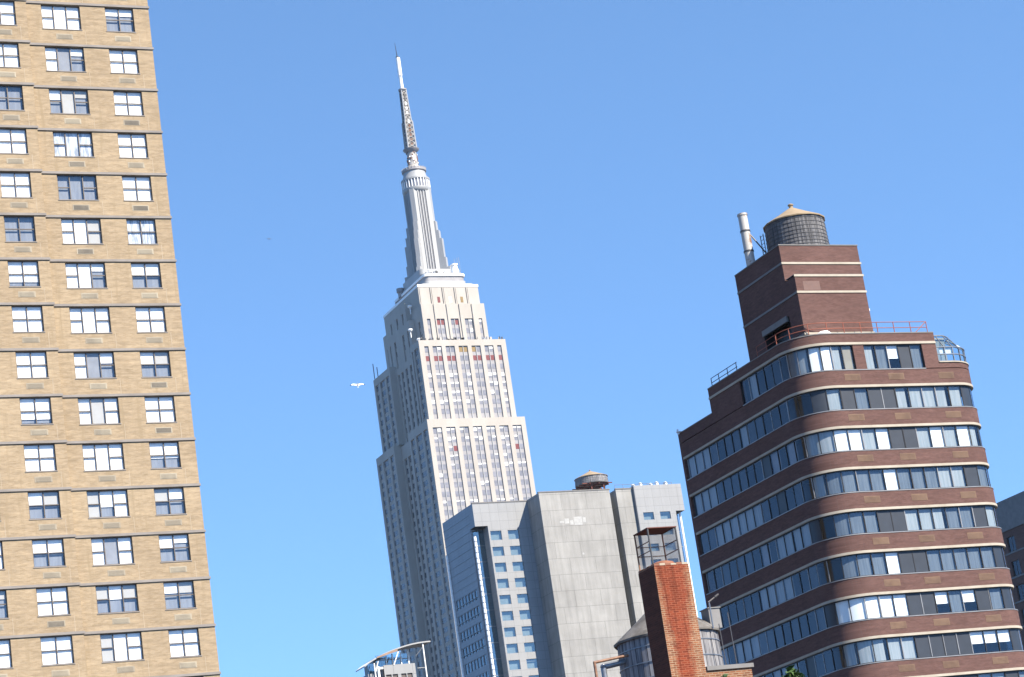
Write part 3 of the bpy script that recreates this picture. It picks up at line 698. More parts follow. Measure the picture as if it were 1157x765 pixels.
    for x, h in ((240.2, .5), (242, .8), (244.5, .6), (246, .9), (248.2, .8)): rl.lathe((x, 450.6, 112.9), [(.35, 0), (.35, h), (.5, h+.05), (0, h+.3)], 'white_metal', 10)
    rl.tube((226, 451, T+.3), (233.8, 451, T+.3), .15, 'white_metal', 6)
    rl.tube((210.5, 457, T), (216, 457, T), .14, 'white_metal', 6)
    rl.build('roof_pipework', root)
office()

def water_tank(base, r, h, coneh, label, body, cone, overhang=.12, hoops=7, stand=0, band='hoop', group=None, standmat='rust_red', knob=True):
    """wooden stave tank: body, hoops, cone roof, steel stand"""
    x, y, z = base
    t = thing('water_tank', base, label, 'water tank', group)
    zb = z+stand
    if stand:
        s = MB(); n = 6
        for i in range(n):
            a = 2*math.pi*i/n; s.box(x+r*.8*math.cos(a)-.11, x+r*.8*math.cos(a)+.11, y+r*.8*math.sin(a)-.11, y+r*.8*math.sin(a)+.11, z, zb-.3, standmat)
        for q in (-.7, -.25, .25, .7): s.box(x-r*.98, x+r*.98, y+q*r-.1, y+q*r+.1, zb-.3, zb-.08, standmat)
        for q in (-.6, 0, .6): s.box(x+q*r-.1, x+q*r+.1, y-r*.98, y+r*.98, zb-.53, zb-.31, standmat)
        s.build('stand', t)
    b = MB(); n = 48
    taper = .965
    for i in range(n):                                        # separate boards, a little uneven
        a0, a1 = 2*math.pi*i/n, 2*math.pi*(i+1)/n - .012; k = 1 + (.002 if i % 3 else -.002)
        pts = [(x+r*k*math.cos(a), y+r*k*math.sin(a)) for a in (a0, a1)]; pt = [(x+r*k*taper*math.cos(a), y+r*k*taper*math.sin(a)) for a in (a0, a1)]
        b.face([(*pts[0], zb-.07), (*pts[1], zb-.07), (*pt[1], zb+h), (*pt[0], zb+h)], body)
    b.lathe((x, y, zb-.07), [(0, .02), (r*.97, .02), (r*.985, .0)], body, 48, False); b.lathe((x, y, zb), [(r*.985, 0), (r*.985*taper, h)], 'steel_dark', 48)
    b.build('tank_body', t)
    hp = MB()
    for i in range(hoops):
        f = (i+.35)/hoops; f = f**1.15; rr = r*(1-(1-taper)*f)+.012
        hp.lathe((x, y, zb+h*f), [(rr, -.022), (rr+.018, -.015), (rr+.018, .015), (rr, .022)], band, 48)
    hp.build('hoop', t)
    c = MB(); R = r*taper+overhang
    c.lathe((x, y, zb+h), [(r*taper*.98, -.05), (R, -.06), (R+.01, .02), (R*.5, coneh*.52), (.13, coneh)], cone, 16, False)
    if knob: c.lathe((x, y, zb+h+coneh), [(.14, -.05), (.14, .16), (.2, .17), (.2, .24), (0, .34)], cone, 10)
    c.build('roof', t)
    return t

water_tank((236.6, 463, 112.3), 3.75, 1.6, 1.65, 'low wooden water tank on red steel beams atop the grey office block', 'stave_grey', 'cone_tan', .2, 4, 4.6)

# ------------------------------------------------------------------ small glazed penthouse with a curved canopy
def pavilion():
    yf = 220
    root = thing('penthouse_building', (88, yf, 0), 'white rooftop penthouse under a thin curved metal canopy', 'building')
    w = MB()
    w.box(84.95, 90.0, yf+.4, yf+9, 0, 37.2, 'grey_concrete')
    w.facade(Vector((86.5, yf, 36.0)), X, Z, -Y, 3.35, 3.05, [(.15, .72, .9, 2.1), (.85, 1.4, .9, 2.1), (1.75, 2.3, .9, 2.1), (2.4, 2.95, .9, 2.1)], .2, 'tile')
    w.box(86.5, 89.85, yf+.25, yf+6, 36, 39.0, 'tile', 'f'); w.box(85.85, 86.05, yf, yf+.3, 36, 38.98, 'white_metal'); w.box(85.85, 86.45, yf+.02, yf+.28, 38.7, 38.9, 'white_metal')
    w.box(85.0, 85.8, yf+.6, yf+6, 36, 38.4, 'curtain_wall')
    w.build('wall', root)
    for a, b in ((.15, .72), (.85, 1.4), (1.75, 2.3), (2.4, 2.95)):
        q = MB(); q.box(86.5+a, 86.5+b, yf+.12, yf+.16, 36.9, 38.1, 'bronze'); q.build('window', root)
    g = MB(); g.box(86.2, 89.6, yf+1.2, yf+1.24, 39.0, 40.3, 'office_glass'); g.build('glazing', root)
    g = MB(); g.box(86.4, 89.4, yf+2.0, yf+5.1, 39, 40.15, 'pale_curtain'); g.build('inner_wall', root)
    g = MB(); g.box(85.3, 86.2, yf+1.21, yf+1.25, 38.4, 39.5, 'office_glass'); g.build('side_glazing', root)
    fr = MB()
    for x, h in ((86.2, 39.6), (87.3, 40.1), (88.0, 40.35), (88.9, 40.5), (89.7, 40.5)): fr.box(x-.05, x+.05, yf+1.1, yf+1.19, 38.9, h, 'white_metal')
    fr.box(86.2, 89.7, yf+1.12, yf+1.18, 39.75, 39.83, 'alu'); fr.build('glazing_frame', root)
    c = MB(); N = 16; pts = []
    for i in range(N+1):
        t = i/N; x = 84.4 + 7.3*t; z = 38.95 + 2.62*math.sin(t*math.pi*.5)**.8*.78 ; pts.append((x, z))
    for (x0, z0), (x1, z1) in zip(pts[:-1], pts[1:]):
        c.face([(x0, yf-.3, z0+.13), (x1, yf-.3, z1+.13), (x1, yf+2.3, z1+.13), (x0, yf+2.3, z0+.13)], 'white_metal', True); c.face([(x0, yf+2.3, z0), (x1, yf+2.3, z1), (x1, yf-.3, z1), (x0, yf-.3, z0)], 'alu', True)
        c.face([(x0, yf-.3, z0), (x1, yf-.3, z1), (x1, yf-.3, z1+.13), (x0, yf-.3, z0+.13)], 'mast_metal')
    x0, z0 = pts[0]; c.face([(x0, yf+2.3, z0), (x0, yf-.3, z0), (x0, yf-.3, z0+.13), (x0, yf+2.3, z0+.13)], 'galv')
    x0, z0 = pts[-1]; c.face([(x0, yf-.3, z0), (x0, yf+2.3, z0), (x0, yf+2.3, z0+.13), (x0, yf-.3, z0+.13)], 'galv')
    c.build('canopy', root)
    aw = MB(); (xa, za), (xb, zb) = pts[3], pts[8]; aw.face([(xa, yf-.35, za+.05), (xb, yf-.35, zb-.22), (xb, yf+.2, zb-.1), (xa, yf+.2, za+.12)], 'orange_tarp'); aw.face([(xa, yf-.36, za+.18), (xb, yf-.36, zb+.06), (xb, yf-.36, zb-.2), (xa, yf-.36, za+.02)], 'orange_tarp'); aw.build('awning', root)
    for x, y, zt in ((90.9, yf-.1, 40.95), (90.1, yf+1.9, 40.8), (85.5, yf-.1, 39.3)):
        p = MB(); p.tube((x, y, 36), (x, y, zt), .075, 'white_metal', 8); p.build('post', root)
    for p0, p1, r_, m_ in (((90.0, yf-.05, 38.5), (90.9, yf-.1, 38.5), .05, 'galv'), ((90.0, yf, 39.7), (90.9, yf-.1, 40.6), .05, 'galv'), ((85.5, yf, 38.2), (86.0, yf, 39.5), .05, 'white_metal'), ((87.6, yf, 39), (88.2, yf-.1, 40.3), .06, 'white_metal')):
        q = MB(); q.tube(p0, p1, r_, m_, 6); q.build('brace', root)
pavilion()

# ------------------------------------------------------------------ brown brick tower with ribbon windows and rounded corners
def path_norm(pts):
    """polyline with outward normals (outside = right-hand side when walking from back-left round the front)"""
    out = []
    for i, p in enumerate(pts):
        a = pts[max(i-1, 0)]; b = pts[min(i+1, len(pts)-1)]
        d = (Vector(b)-Vector(a)).normalized(); out.append(Vector((d.y, -d.x)))
    return out
class Path:
    def __init__(s, pts):
        s.p = [Vector(q) for q in pts]; s.n = [-v if False else v for v in path_norm(pts)]
        s.s = [0]
        for a, b in zip(s.p[:-1], s.p[1:]): s.s.append(s.s[-1]+(b-a).length)
        s.len = s.s[-1]
    def at(s, t):
        t = min(max(t, 0), s.len)
        for i in range(len(s.p)-1):
            if t <= s.s[i+1]+1e-9:
                f = (t-s.s[i])/(s.s[i+1]-s.s[i]); n = (s.n[i]*(1-f)+s.n[i+1]*f).normalized()
                return s.p[i]*(1-f)+s.p[i+1]*f, n
    def cuts(s, a, b): return [a]+[q for q in s.s if a+1e-4 < q < b-1e-4]+[b]
    def slab(s, mb, a, b, z0, z1, k0, k1, m, smooth=True, caps=True):
        """band that follows the path from a to b, between offsets k0 (inner) and k1 (outer)"""
        c = s.cuts(a, b); Q = []
        for t in c:
            p, n = s.at(t); Q.append((p+n*k0, p+n*k1))
        P = lambda v, z: (v.x, v.y, z)
        for (i0, o0), (i1, o1) in zip(Q[:-1], Q[1:]):
            mb.face([P(o0, z0), P(o1, z0), P(o1, z1), P(o0, z1)], m, smooth)
            mb.face([P(o0, z1), P(o1, z1), P(i1, z1), P(i0, z1)], m, False); mb.face([P(o1, z0), P(o0, z0), P(i0, z0), P(i1, z0)], m, False)
        if caps:
            i0, o0 = Q[0]; mb.face([P(i0, z0), P(o0, z0), P(o0, z1), P(i0, z1)], m); i0, o0 = Q[-1]; mb.face([P(o0, z0), P(i0, z0), P(i0, z1), P(o0, z1)], m)
def brown_tower():
    XL, XR, YF, YB = 83.0, 97.4, 130.0, 147.4
    RL, RR = 2.6, 2.2
    root = thing('brown_brick_tower', (89, 138, 0), 'dark brown brick apartment tower with rounded corners, cream trim and ribbon windows', 'building')
    arc = lambda cx_, cy_, r, a0, a1, n: [(cx_+r*math.cos(RAD(a0+(a1-a0)*i/n)), cy_+r*math.sin(RAD(a0+(a1-a0)*i/n))) for i in range(n+1)]
    pts = [(XL, YB)] + arc(XL+RL, YF+RL, RL, 180, 270, 12) + arc(XR-RR, YF+RR, RR, -90, 0, 12) + [(XR, YB)]
    P = Path(pts); sL0 = 0; sL1 = YB-YF-RL; sC1 = sL1+RL*math.pi/2; sF1 = sC1+(XR-RR-XL-RL); sC2 = sF1+RR*math.pi/2
    head = lambda k: 39.97 - 2.8*(k-1)          # window head of row k (k=0: top storey)
    WH = 1.5; NK = 9
    spine = MB(); trim = MB(); sill = MB()
    body = [Path([(q.x+0, q.y) for q in P.p])][0]
    h0 = 42.95; b0 = h0 - 1.72
    # brick spandrels
    for k in range(1, NK+1):
        z1 = head(k-1) - WH if k > 1 else b0 - .056; z0 = head(k)+.17
        P.slab(spine, 0, P.len, z0, z1, -.45, 0, 'brown_brick')
    z1 = head(NK) - WH; P.slab(spine, 0, P.len, 0, z1, -.45, 0, 'brown_brick')
    # top storey: brick piers between window groups, parapet
    yT = 142.4; sT = YB - yT
    h0 = 42.95; b0 = h0 - 1.72
    sW0 = YB - 138.0; gA1 = sC1 + (87.35-XL-RL); gB0 = sC1+(88.2-XL-RL); gB1 = sC1+(92.85-XL-RL); gS0 = sC1+(94.0-XL-RL)
    for a, b in ((sT, sW0), (gA1, gB0), (gB1, gS0)): P.slab(spine, a, b, b0, h0+.17, -.45, 0, 'brown_brick')
    P.slab(spine, 0, sT, 41.24, 41.94, -.45, 0, 'brown_brick'); P.slab(spine, sC2, P.len, b0, 41.9, -.45, 0, 'brown_brick'); P.slab(spine, gS0, sC2, b0, 41.6, -.45, 0, 'brown_brick')
    P.slab(spine, sT, gS0, h0+.17, 43.72, -.45, 0, 'brown_brick')
    spine.build('wall', root)
    for k in range(1, NK+1):
        t = MB(); P.slab(t, 0, P.len, head(k)+.005, head(k)+.17, -.45, .055, 'cream'); t.build('trim_band', root)
    t = MB(); P.slab(t, sT, gS0, h0+.005, h0+.17, -.45, .055, 'cream'); t.build('trim_band', root)
    for k in range(1, NK+1):
        z = head(k)-WH; P.slab(sill, 0, P.len, z-.055, z+.0, -.4, .03, 'alu')
    P.slab(sill, sW0, gB1, b0-.055, b0, -.4, .03, 'alu'); P.slab(sill, gS0, sC2, 41.6, 41.68, -.3, .06, 'cream')
    P.slab(sill, sT, gS0, 43.72, 43.79, -.5, .03, 'coping'); P.slab(sill, 0, sT, 41.94, 42.0, -.5, .03, 'coping')
    sill.build('sill', root)
    # floors, rooms and roofs
    core = MB(); inner = lambda off, pts_: [((q+n*off).x, (q+n*off).y) for q, n in zip(pts_.p, pts_.n)]
    ip = inner(-1.2, P); core.prism(ip, 0, 41.2, 'room')
    for k in range(1, NK+1): core.prism(inner(-.4, P), head(k)+.02, head(k)+.1, 'room')
    core.box(XL+1.2, XR-2.6, 131.2, yT-.2, 41.2, 43.2, 'room'); core.box(XL+.5, XR-.5, yT-.25, yT-.05, 40, 43.7, 'brown_brick')
    core.prism([q for q in inner(-.42, P) if q[0] < 94.0 and q[1] < yT] + [(93.9, YF+.42), (93.9, yT), (XL+.42, yT)], 43.2, 43.45, 'roof'); core.box(XL+.42, XR-.42, yT, YB, 41.5, 41.7, 'roof')
    core.box(XL, XR, YB, YB+.3, 0, 41.95, 'brown_brick'); core.build('core', root)
    # ---- windows
    codes = {0: 'BBBBGGWWGTGGHSB', 1: 'BBSGSBSSGGGGGSGGS', 2: 'BGGWWGWSSGWGWGSWGW', 3: 'BGBBBBWBBBGGSBBBB', 4: 'SBBBBSSGGGBBSGGSB', 5: 'BBBBBWSSBBBBBSBBSB', 6: 'SWWWWWSSHBHSBSGGSB', 7: 'BGGGGGSSSSHHHSGGHS', 8: 'SSBGBGSBSSGGSBHHSS', 9: 'BSBGSSBBSGGSSBSSBB'}
    rnd = random.Random(12)
    count = [0]; rest = MB()
    def unit(a, b, z0, z1, cells):
        """one window: frame + panes + what hangs behind them"""
        f = MB(); p = MB(); c = MB(); n = len(cells); k = -.13
        P.slab(f, a, b, z0, z0+.05, k-.03, k+.03, 'black_frame'); P.slab(f, a, b, z1-.06, z1, k-.03, k+.04, 'black_frame')
        wd = (b-a)/n
        for i in range(n+1):
            t = a+wd*i; hw = .03 if 0 < i < n else .04; ta, tb = max(a, t-hw), min(b, t+hw)
            P.slab(f, ta, tb, z0+.05, z1-.06, k-.03, k+(.05 if rnd.random() < .5 else .03), 'alu' if rnd.random() < .28 else 'black_frame')
        for i, ch in enumerate(cells):
            t0, t1 = a+wd*i+.02, a+wd*(i+1)-.02
            if ch == 'S': P.slab(p, t0, t1, z0+.04, z1-.05, k-.012, k+.004, 'screen')
            else: P.slab(p, t0, t1, z0+.04, z1-.05, k-.008, k, 'tower_glass', caps=False)
            mm, fr, kk = {'W': ('blind', 1, -.22), 'G': ('pale_curtain', 1, -.24), 'H': ('blind', .55, -.22), 'T': ('tan_shade', 1, -.22), 'L': ('sheer', 1, -.24), 'K': ('grey_shade', 1, -.25), 'D': ('dark_drape', 1, -.2), 'B': (None, 0, 0), 'S': (None, 0, 0)}[ch]
            if mm:
                g1 = wd*.22 if ch in 'G' and rnd.random() < .3 else .03
                P.slab(c, t0, t1-g1+.03, max(z1-.06-(z1-z0-.1)*fr, z0+.04), z1-.06, kk-.03, kk, mm)
        pm, nn = P.at((a+b)/2); loc = (pm.x, pm.y, z0)
        count[0] += 1
        wo = f.build('window', root, loc); p.build('pane', wo)
        if c.f: c.build('curtain', wo)
    def run(a, b, z0, z1, cells, per):
        n = len(cells); i = 0; wd = (b-a)/n
        while i < n:
            j = min(n, i+per)
            if n - j == 1: j = n
            unit(a+wd*i, a+wd*j, z0, z1, cells[i:j]); i = j
    for k in range(0, NK+1):
        z1 = head(k) if k else h0; z0 = z1-WH if k else b0
        if k == 0:
            run(sW0, sL1, z0, z1, list('BGBBB'), 5); run(sL1, gA1, z0, z1, list('BLGWWGT'), 4); run(gB0, gB1, z0, z1, list('GLHSL'), 5)
        else:
            nl = 13; cells = [rnd.choice('BBBSBDDKGBDG') for _ in range(nl)]
            for q in range(nl-1):
                if cells[q] == 'G' and rnd.random() < .5: cells[q+1] = 'G'
            run(.25, sL1, z0, z1, cells, 4 if k < 9 else 13)
            f = codes[k]; f = f[:2]+f[2:].replace('B', 'L'); run(sL1, sC2, z0, z1, [q for q in f[:16]], 4); run(sC2, P.len-.3, z0, z1, list('BSGBSBGBSBSB'), 6 if k < 9 else 12)
    # vents in the brick
    for k in range(1, NK+1):
        zc = (head(k)+.17 + (head(k-1)-WH if k > 1 else b0))/2
        for s_ in (sC1+1.2, sC1+4.6, sF1-.9):
            s_ += rnd.uniform(-.2, .2)
            v = MB(); P.slab(v, s_-.62, s_+.62, zc-.23, zc+.23, -.02, .012, 'vent_tan', False)
            for q in range(5): P.slab(v, s_-.56, s_+.56, zc-.19+q*.08, zc-.155+q*.08, .012, .024, 'vent_tan', False)
            v.build('vent_panel', root)
    # ---- solarium on the right corner of the top storey
    so = MB(); zb, ze = 41.68, 42.72
    s0, s1 = gS0+.03, sF1+(sC2-sF1)*.62
    gsol = MB(); P.slab(gsol, s0, s1, zb+.05, ze, -.11, -.09, 'office_glass')
    def ridge(p, nn): return (min(p.x-nn.x*.75-.05, 95.75), p.y-nn.y*.75, 43.74-.20*max(0, p.x-95.4))
    cs = P.cuts(s0, s1)
    for a, b in zip(cs[:-1], cs[1:]):                         # glass sloping back to the roof edge
        (pa, na), (pb, nb) = P.at(a), P.at(b)
        gsol.face([tuple(pa-na*.1)+(ze,), tuple(pb-nb*.1)+(ze,), ridge(pb, nb), ridge(pa, na)], 'office_glass')
    gsol.build('solarium_glass', root)
    n = 5
    for i in range(n+1):
        t = s0+(s1-s0)*i/n; P.slab(so, max(s0, t-.03), min(s1, t+.03), zb, ze, -.12, -.04, 'galv')
        p, nn = P.at(t); so.tube(tuple(p-nn*.08)+(ze,), ridge(p, nn), .035, 'galv', 6)
    for a, b in zip(cs[:-1], cs[1:]):
        (pa, na), (pb, nb) = P.at(a), P.at(b); so.tube(ridge(pa, na), ridge(pb, nb), .045, 'galv', 6)
    for z in (zb, 42.18, ze-.03): P.slab(so, s0, s1, z, z+.06, -.12, -.03, 'galv')
    so.build('solarium_frame', root)
    sh = MB(); P.slab(sh, s0+.3, s0+1.3, 42.25, 42.7, -.2, -.17, 'blind'); sh.box(93.9, 95.5, 131.0, 134, 41.3, 43.65, 'pale_curtain'); sh.build('solarium_interior', root)
    # ---- lift and water tank penthouse
    ph = MB()
    xa = 84.33; yl, yu, ybk = 130.75, 132.0, 138.3
    ph.box(xa, 89.75, yl, yu, 43.4, 48.1, 'brown_brick')
    O = Vector((xa, ybk, 43.4))
    hole = (ybk-135.9, ybk-132.3, .6, 2.4)
    ph.facade(O, -Y, Z, -X, ybk-yu, 50.75-43.4, [hole], .9, 'brown_brick', 'black_frame')
    ph.box(xa, 90.6, yu, ybk, 43.4, 50.75, 'brown_brick', 'l'); ph.build('penthouse_wall', root)
    ld = MB(); ld.box(xa+.8, xa+.88, 132.35, 135.85, 44.05, 45.78, 'black_frame'); ld.box(xa-.06, xa+.1, 132.6, 136.0, 45.5, 45.9, 'grey_concrete'); ld.build('louver', root)
    for z, yy, x1 in ((49.45, yu, 90.6), (48.12, yl, 89.75), (46.95, yl, 89.75), (44.0, yl, 89.75)):
        t = MB(); top = z > 49
        t.box(xa-.05, x1+.05, yy-.05, yy, z-.06, z+.09, 'cream')
        if z not in (48.12,): t.box(xa-.05, xa, yy, ybk, z-.06, z+.09, 'grey_concrete')
        t.build('trim_band', root)
    cp = MB(); cp.box(xa-.04, 90.64, yu-.04, ybk, 50.75, 50.82, 'coping'); cp.box(xa+.02, 89.75, yl+.01, yu-.05, 48.211, 48.25, 'coping'); cp.build('penthouse_coping', root)
    pp = MB(); pp.box(84.9, 86.2, 130.745, 130.75, 47.1, 47.75, 'pink_patch'); pp.build('brick_patch', root)
    pp = MB(); pp.lathe((90.62, 132.2, 46.1), [(.0, -.1), (.14, -.05), (.14, .1), (0, .15)], 'white_metal', 8); pp.build('wall_lamp', root)
    pp = MB(); pp.lathe((85.6, 130.5, 43.6), [(.5, 0), (.5, .28), (.36, .42), (0, .5)], 'white_metal', 16); pp.build('roof_vent', root)
    # ---- red railing round the roof edge, plain railing on the lower left
    inner_p = Path([(q+n*-.25).to_tuple() for q, n in zip(P.p, P.n)])
    rl = MB(); sA = sL1-2.6; sB = gS0-.2; n = 11; prev = None
    for i in range(n+1):
        t = sA+(sB-sA)*i/n; p, nn = inner_p.at(t*inner_p.len/P.len)
        rl.tube((p.x, p.y, 43.4), (p.x, p.y, 44.62), .03, 'rail_red', 6)
    ts = [sA+(sB-sA)*i/44 for i in range(45)]
    for a, b in zip(ts[:-1], ts[1:]):
        pa, _ = inner_p.at(a*inner_p.len/P.len); pb, _ = inner_p.at(b*inner_p.len/P.len)
        for z in (44.6, 44.2): rl.tube((pa.x, pa.y, z), (pb.x, pb.y, z), .026, 'rail_red', 6)
    pa, _ = inner_p.at(sB*inner_p.len/P.len); pb, _ = inner_p.at((sB-1.0)*inner_p.len/P.len); rl.tube((pa.x, pa.y, 44.6), (pb.x, pb.y, 43.85), .03, 'rail_red', 6)
    rl.build('red_railing', root)
    rl = MB()
    for y in (138.5, 139.8, 141.1, 142.2): rl.tube((XL+.3, y, 43.4), (XL+.3, y, 44.5), .03, 'steel_dark', 6)
    for z in (44.48, 44.15): rl.tube((XL+.3, 138.4, z), (XL+.3, 142.2, z), .026, 'steel_dark', 6)
    rl.build('dark_railing', root)
    br = MB(); br.box(XL-.35, XL+.2, YB-.3, YB-.1, 41.98, 42.05, 'white_metal'); br.box(XL-.3, XL-.2, YB-.25, YB-.15, 41.8, 42.2, 'white_metal'); br.build('antenna_bracket', root)
M['tower_glass'] = glass('tower glass', .02, (.86, .90, .93), (.8, .88, 1))
brown_tower()
water_tank((87.75, 134.9, 50.76), 2.16, 2.42, 1.2, 'dark wooden water tank with tan cone roof atop the brown brick penthouse', 'stave_dark', 'cone_tan', .12, 9, .25, 'hoop_black')
t = thing('flue_stack', (84.95, 136.9, 50.8), 'tall flaking white metal flue beside the tank on the brown tower', 'flue')
f = MB(); f.lathe((84.95, 136.9, 0), [(.33, 50.8), (.33, 54.75), (.37, 54.76), (.37, 54.9), (.30, 54.9), (.30, 54.2)], 'flue', 16); f.build('pipe', t)
f = MB()
for z in (52.1, 53.6): f.lathe((84.95, 136.9, z), [(.33, -.05), (.37, -.05), (.37, .05), (.33, .05)], 'hoop', 16)
f.build('collar', t)
f = MB(); f.tube((85.2, 136.8, 53.4), (86.3, 136.2, 51.2), .05, 'hoop', 8); f.build('brace', t)
f = MB(); f.tube((85.28, 135.2, 50.82), (85.28, 135.2, 52.8), .03, 'steel_dark', 6); f.tube((85.28, 135.6, 50.82), (85.28, 135.6, 52.8), .03, 'steel_dark', 6)
for q in range(7): f.tube((85.28, 135.2, 51+q*.28), (85.28, 135.6, 51+q*.28), .02, 'steel_dark', 5)
tag(f.build('ladder', None, (85.28, 135.4, 50.82)), 'dark metal ladder against the tank on the brown tower', 'ladder')

# ------------------------------------------------------------------ dull brick building at the right edge
def right_building():
    XW = 180; y0, y1, T = 200, 262, 57.6
    root = thing('brick_building', (XW+12, 230, 0), 'dull red brick building with grey parapet at the right edge behind the brown tower', 'building')
    O = Vector((XW, y1, 0)); FHH = 3.05; hs = []
    for k in range(14):
        z1 = 53.2-k*FHH-.2
        for i in range(13): a = .9+i*4.6; hs += [(a+.3, a+2.0, z1-1.9, z1)]
    w = MB(); w.facade(O, -Y, Z, -X, y1-y0, 53.8, hs, .25, 'dull_brick')
    w.box(XW+.6, XW+24, y0+.3, y1, 0, 53, 'room'); w.face([(XW, y0, 0), (XW+25, y0, 0), (XW+25, y0, 53.8), (XW, y0, 53.8)], 'dull_brick')
    w.box(XW-.12, XW+25, y0-.12, y1, 53.8, T, 'grey_concrete'); w.build('wall', root)
    c = MB()
    for k in range(14): z = 53.2-k*FHH-2.32; c.box(XW-.06, XW, y0, y1, z, z+.2, 'grey_concrete')
    c.build('trim_band', root)
    vis = [h for h in hs if h[3] > 30 and h[0] < 34]
    for h in vis:
        f = MB(); a, b, c_, d = h
        for q in ((a, b, c_, c_+.07), (a, b, d-.07, d), (a, a+.07, c_+.07, d-.07), (b-.07, b, c_+.07, d-.07), ((a+b)/2-.03, (a+b)/2+.03, c_+.07, d-.07)): f.obox(O, -Y, Z, -X, *q, -.2, -.14, 'alu' if (h[0]*7+h[2]) % 3 < 1 else 'bronze')
        wo = f.build('window', root, O-Y*((a+b)/2)+Z*c_)
        p = MB(); P = lambda u, v: O-Y*u+Z*v+X*.17
        p.face([P(a+.03, c_+.03), P(b-.03, c_+.03), P(b-.03, d-.03), P(a+.03, d-.03)], 'tower_glass'); p.build('pane', wo)
right_building()

# ------------------------------------------------------------------ near roof: brick row house, chimney, tank, pipes
def row_house():
    root = thing('row_house', (33, 66, 0), 'orange brick row house with a grey coped parapet below the chimney', 'building')
    w = MB(); w.box(24, 36.69, 66, 66.3, 0, 11.2, 'chimney_brick'); w.box(36.69, 38.33, 66, 66.3, 0, 11.98, 'chimney_brick'); w.box(38.0, 38.33, 66.3, 67.2, 11.2, 11.98, 'chimney_brick')
    w.box(24, 24.3, 66.3, 88, 0, 11.2, 'chimney_brick'); w.box(38.03, 38.33, 66.3, 88, 0, 11.2, 'chimney_brick'); w.box(24.3, 38.03, 87.7, 88, 0, 11.2, 'chimney_brick'); w.build('wall', root)
    r = MB(); r.box(24.3, 38.03, 66.3, 87.7, 10.6, 10.8, 'roof'); r.build('roof', root)
    c = MB(); c.box(36.72, 38.4, 65.94, 66.36, 11.98, 12.11, 'coping'); c.box(37.95, 38.39, 66.36, 67.2, 11.98, 12.10, 'coping'); c.box(23.95, 36.66, 65.95, 66.34, 11.2, 11.3, 'coping'); c.build('coping', root)
row_house()
def chimney():
    root = thing('brick_chimney', (36.05, 66.6, 10.8), 'tall orange brick chimney stack with a wire cage on top', 'chimney')
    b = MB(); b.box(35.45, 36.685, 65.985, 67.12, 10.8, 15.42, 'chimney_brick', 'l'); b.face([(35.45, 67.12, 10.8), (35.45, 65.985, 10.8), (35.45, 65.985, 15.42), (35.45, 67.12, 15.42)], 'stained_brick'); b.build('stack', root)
    c = MB(); rd = random.Random(4); x = 35.45
    while x < 36.62:                                     # worn top course, brick by brick
        l = min(.20, 36.685-x); c.box(x+.004, x+l-.004, 65.98, 66.09, 15.421, 15.485+rd.uniform(-.012, .015), rd.choice(['terracotta', 'chimney_brick', 'joint', 'joint'])); x += l
    y = 66.1
    while y < 67.1:
        l = min(.20, 67.12-y); c.box(35.45, 35.55, y+.004, y+l-.004, 15.421, 15.48+rd.uniform(-.01, .015), rd.choice(['terracotta', 'chimney_brick'])); c.box(36.585, 36.685, y+.004, y+l-.004, 15.421, 15.48, 'chimney_brick'); y += l
    c.build('cap_course', root)
    f = MB(); f.lathe((36.03, 66.5, 15.42), [(.40, 0), (.40, .12), (.36, .17), (.2, .22), (0, .24)], 'terracotta', 24); f.build('flue_cap', root)
    x0, x1, y0, y1, z0, z1 = 35.50, 36.50, 66.12, 67.06, 15.42, 16.66
    for x in (x0, x1):
        for y in (y0, y1):
            p = MB(); p.box(x-.02, x+.02, y-.02, y+.02, z0, z1, 'steel_dark' if y == y0 else 'rust'); p.build('cage_post', root)
    p = MB(); p.box(x0-.03, x1+.03, y0-.03, y1+.03, z1, z1+.03, 'rust_red'); p.build('cage_lid', root)
    p = MB()
    for z in (15.95, 16.25): 
        p.box(x0, x1, y1-.012, y1+.012, z-.012, z+.012, 'rust'); p.box(x0-.012, x0+.012, y0, y1, z-.012, z+.012, 'rust'); p.box(x1-.012, x1+.012, y0, y1, z-.012, z+.012, 'rust')
    p.build('cage_rail', root)
    m = MB(); n = 34
    for i in range(n+1):
        x = x0+(x1-x0)*i/n; m.tube((x, y1, z0), (x, y1, z1), 00.0038, 'galv', 4, caps=False)
        y = y0+(y1-y0)*i/n; m.tube((x1, y, z0), (x1, y, z1), 00.0038, 'galv', 4, caps=False)
    for i in range(42):
        z = z0+(z1-z0)*i/42; m.tube((x0, y1, z), (x1, y1, z), 00.0038, 'galv', 4, caps=False); m.tube((x1, y0, z), (x1, y1, z), 00.0038, 'galv', 4, caps=False)
    m.build('wire_mesh', root)
chimney()
tk = water_tank((43.2, 80.3, 10.8), 2.0, 2.75, 1.55, 'wooden water tank with grey brown cone roof behind the brick chimney', 'stave_grey', 'cone_brown', .13, 5, 2.0, 'galv')
h = MB(); hx = 44.75; h.box(hx-.3, hx+.18, 79.0, 79.6, 15.6, 16.36, 'grey_concrete'); h.box(hx-.34, hx+.22, 78.96, 79.64, 16.36, 16.40, 'grey_concrete'); h.build('hatch', tk)
for x, r in ((44.30, .018), (44.75, .018)):
    ld = MB(); ld.tube((x, 78.05, 12.9), (x+.02, 78.15, 16.0 if x > 44.5 else 15.6), r, 'hoop', 6); ld.build('riser_pipe', tk)
t = thing('flood_light', (44.3, 78.6, 15.6), 'small slate blue flood light on a pole beside the tank ladder', 'lamp')
f = MB(); f.tube((44.25, 78.5, 15.5), (44.25, 78.5, 16.55), .03, 'galv', 6); f.build('pole', t)
f = MB(); f.tube((44.22, 78.5, 16.5), (44.62, 78.45, 16.74), .035, 'hoop', 8); f.build('arm', t)
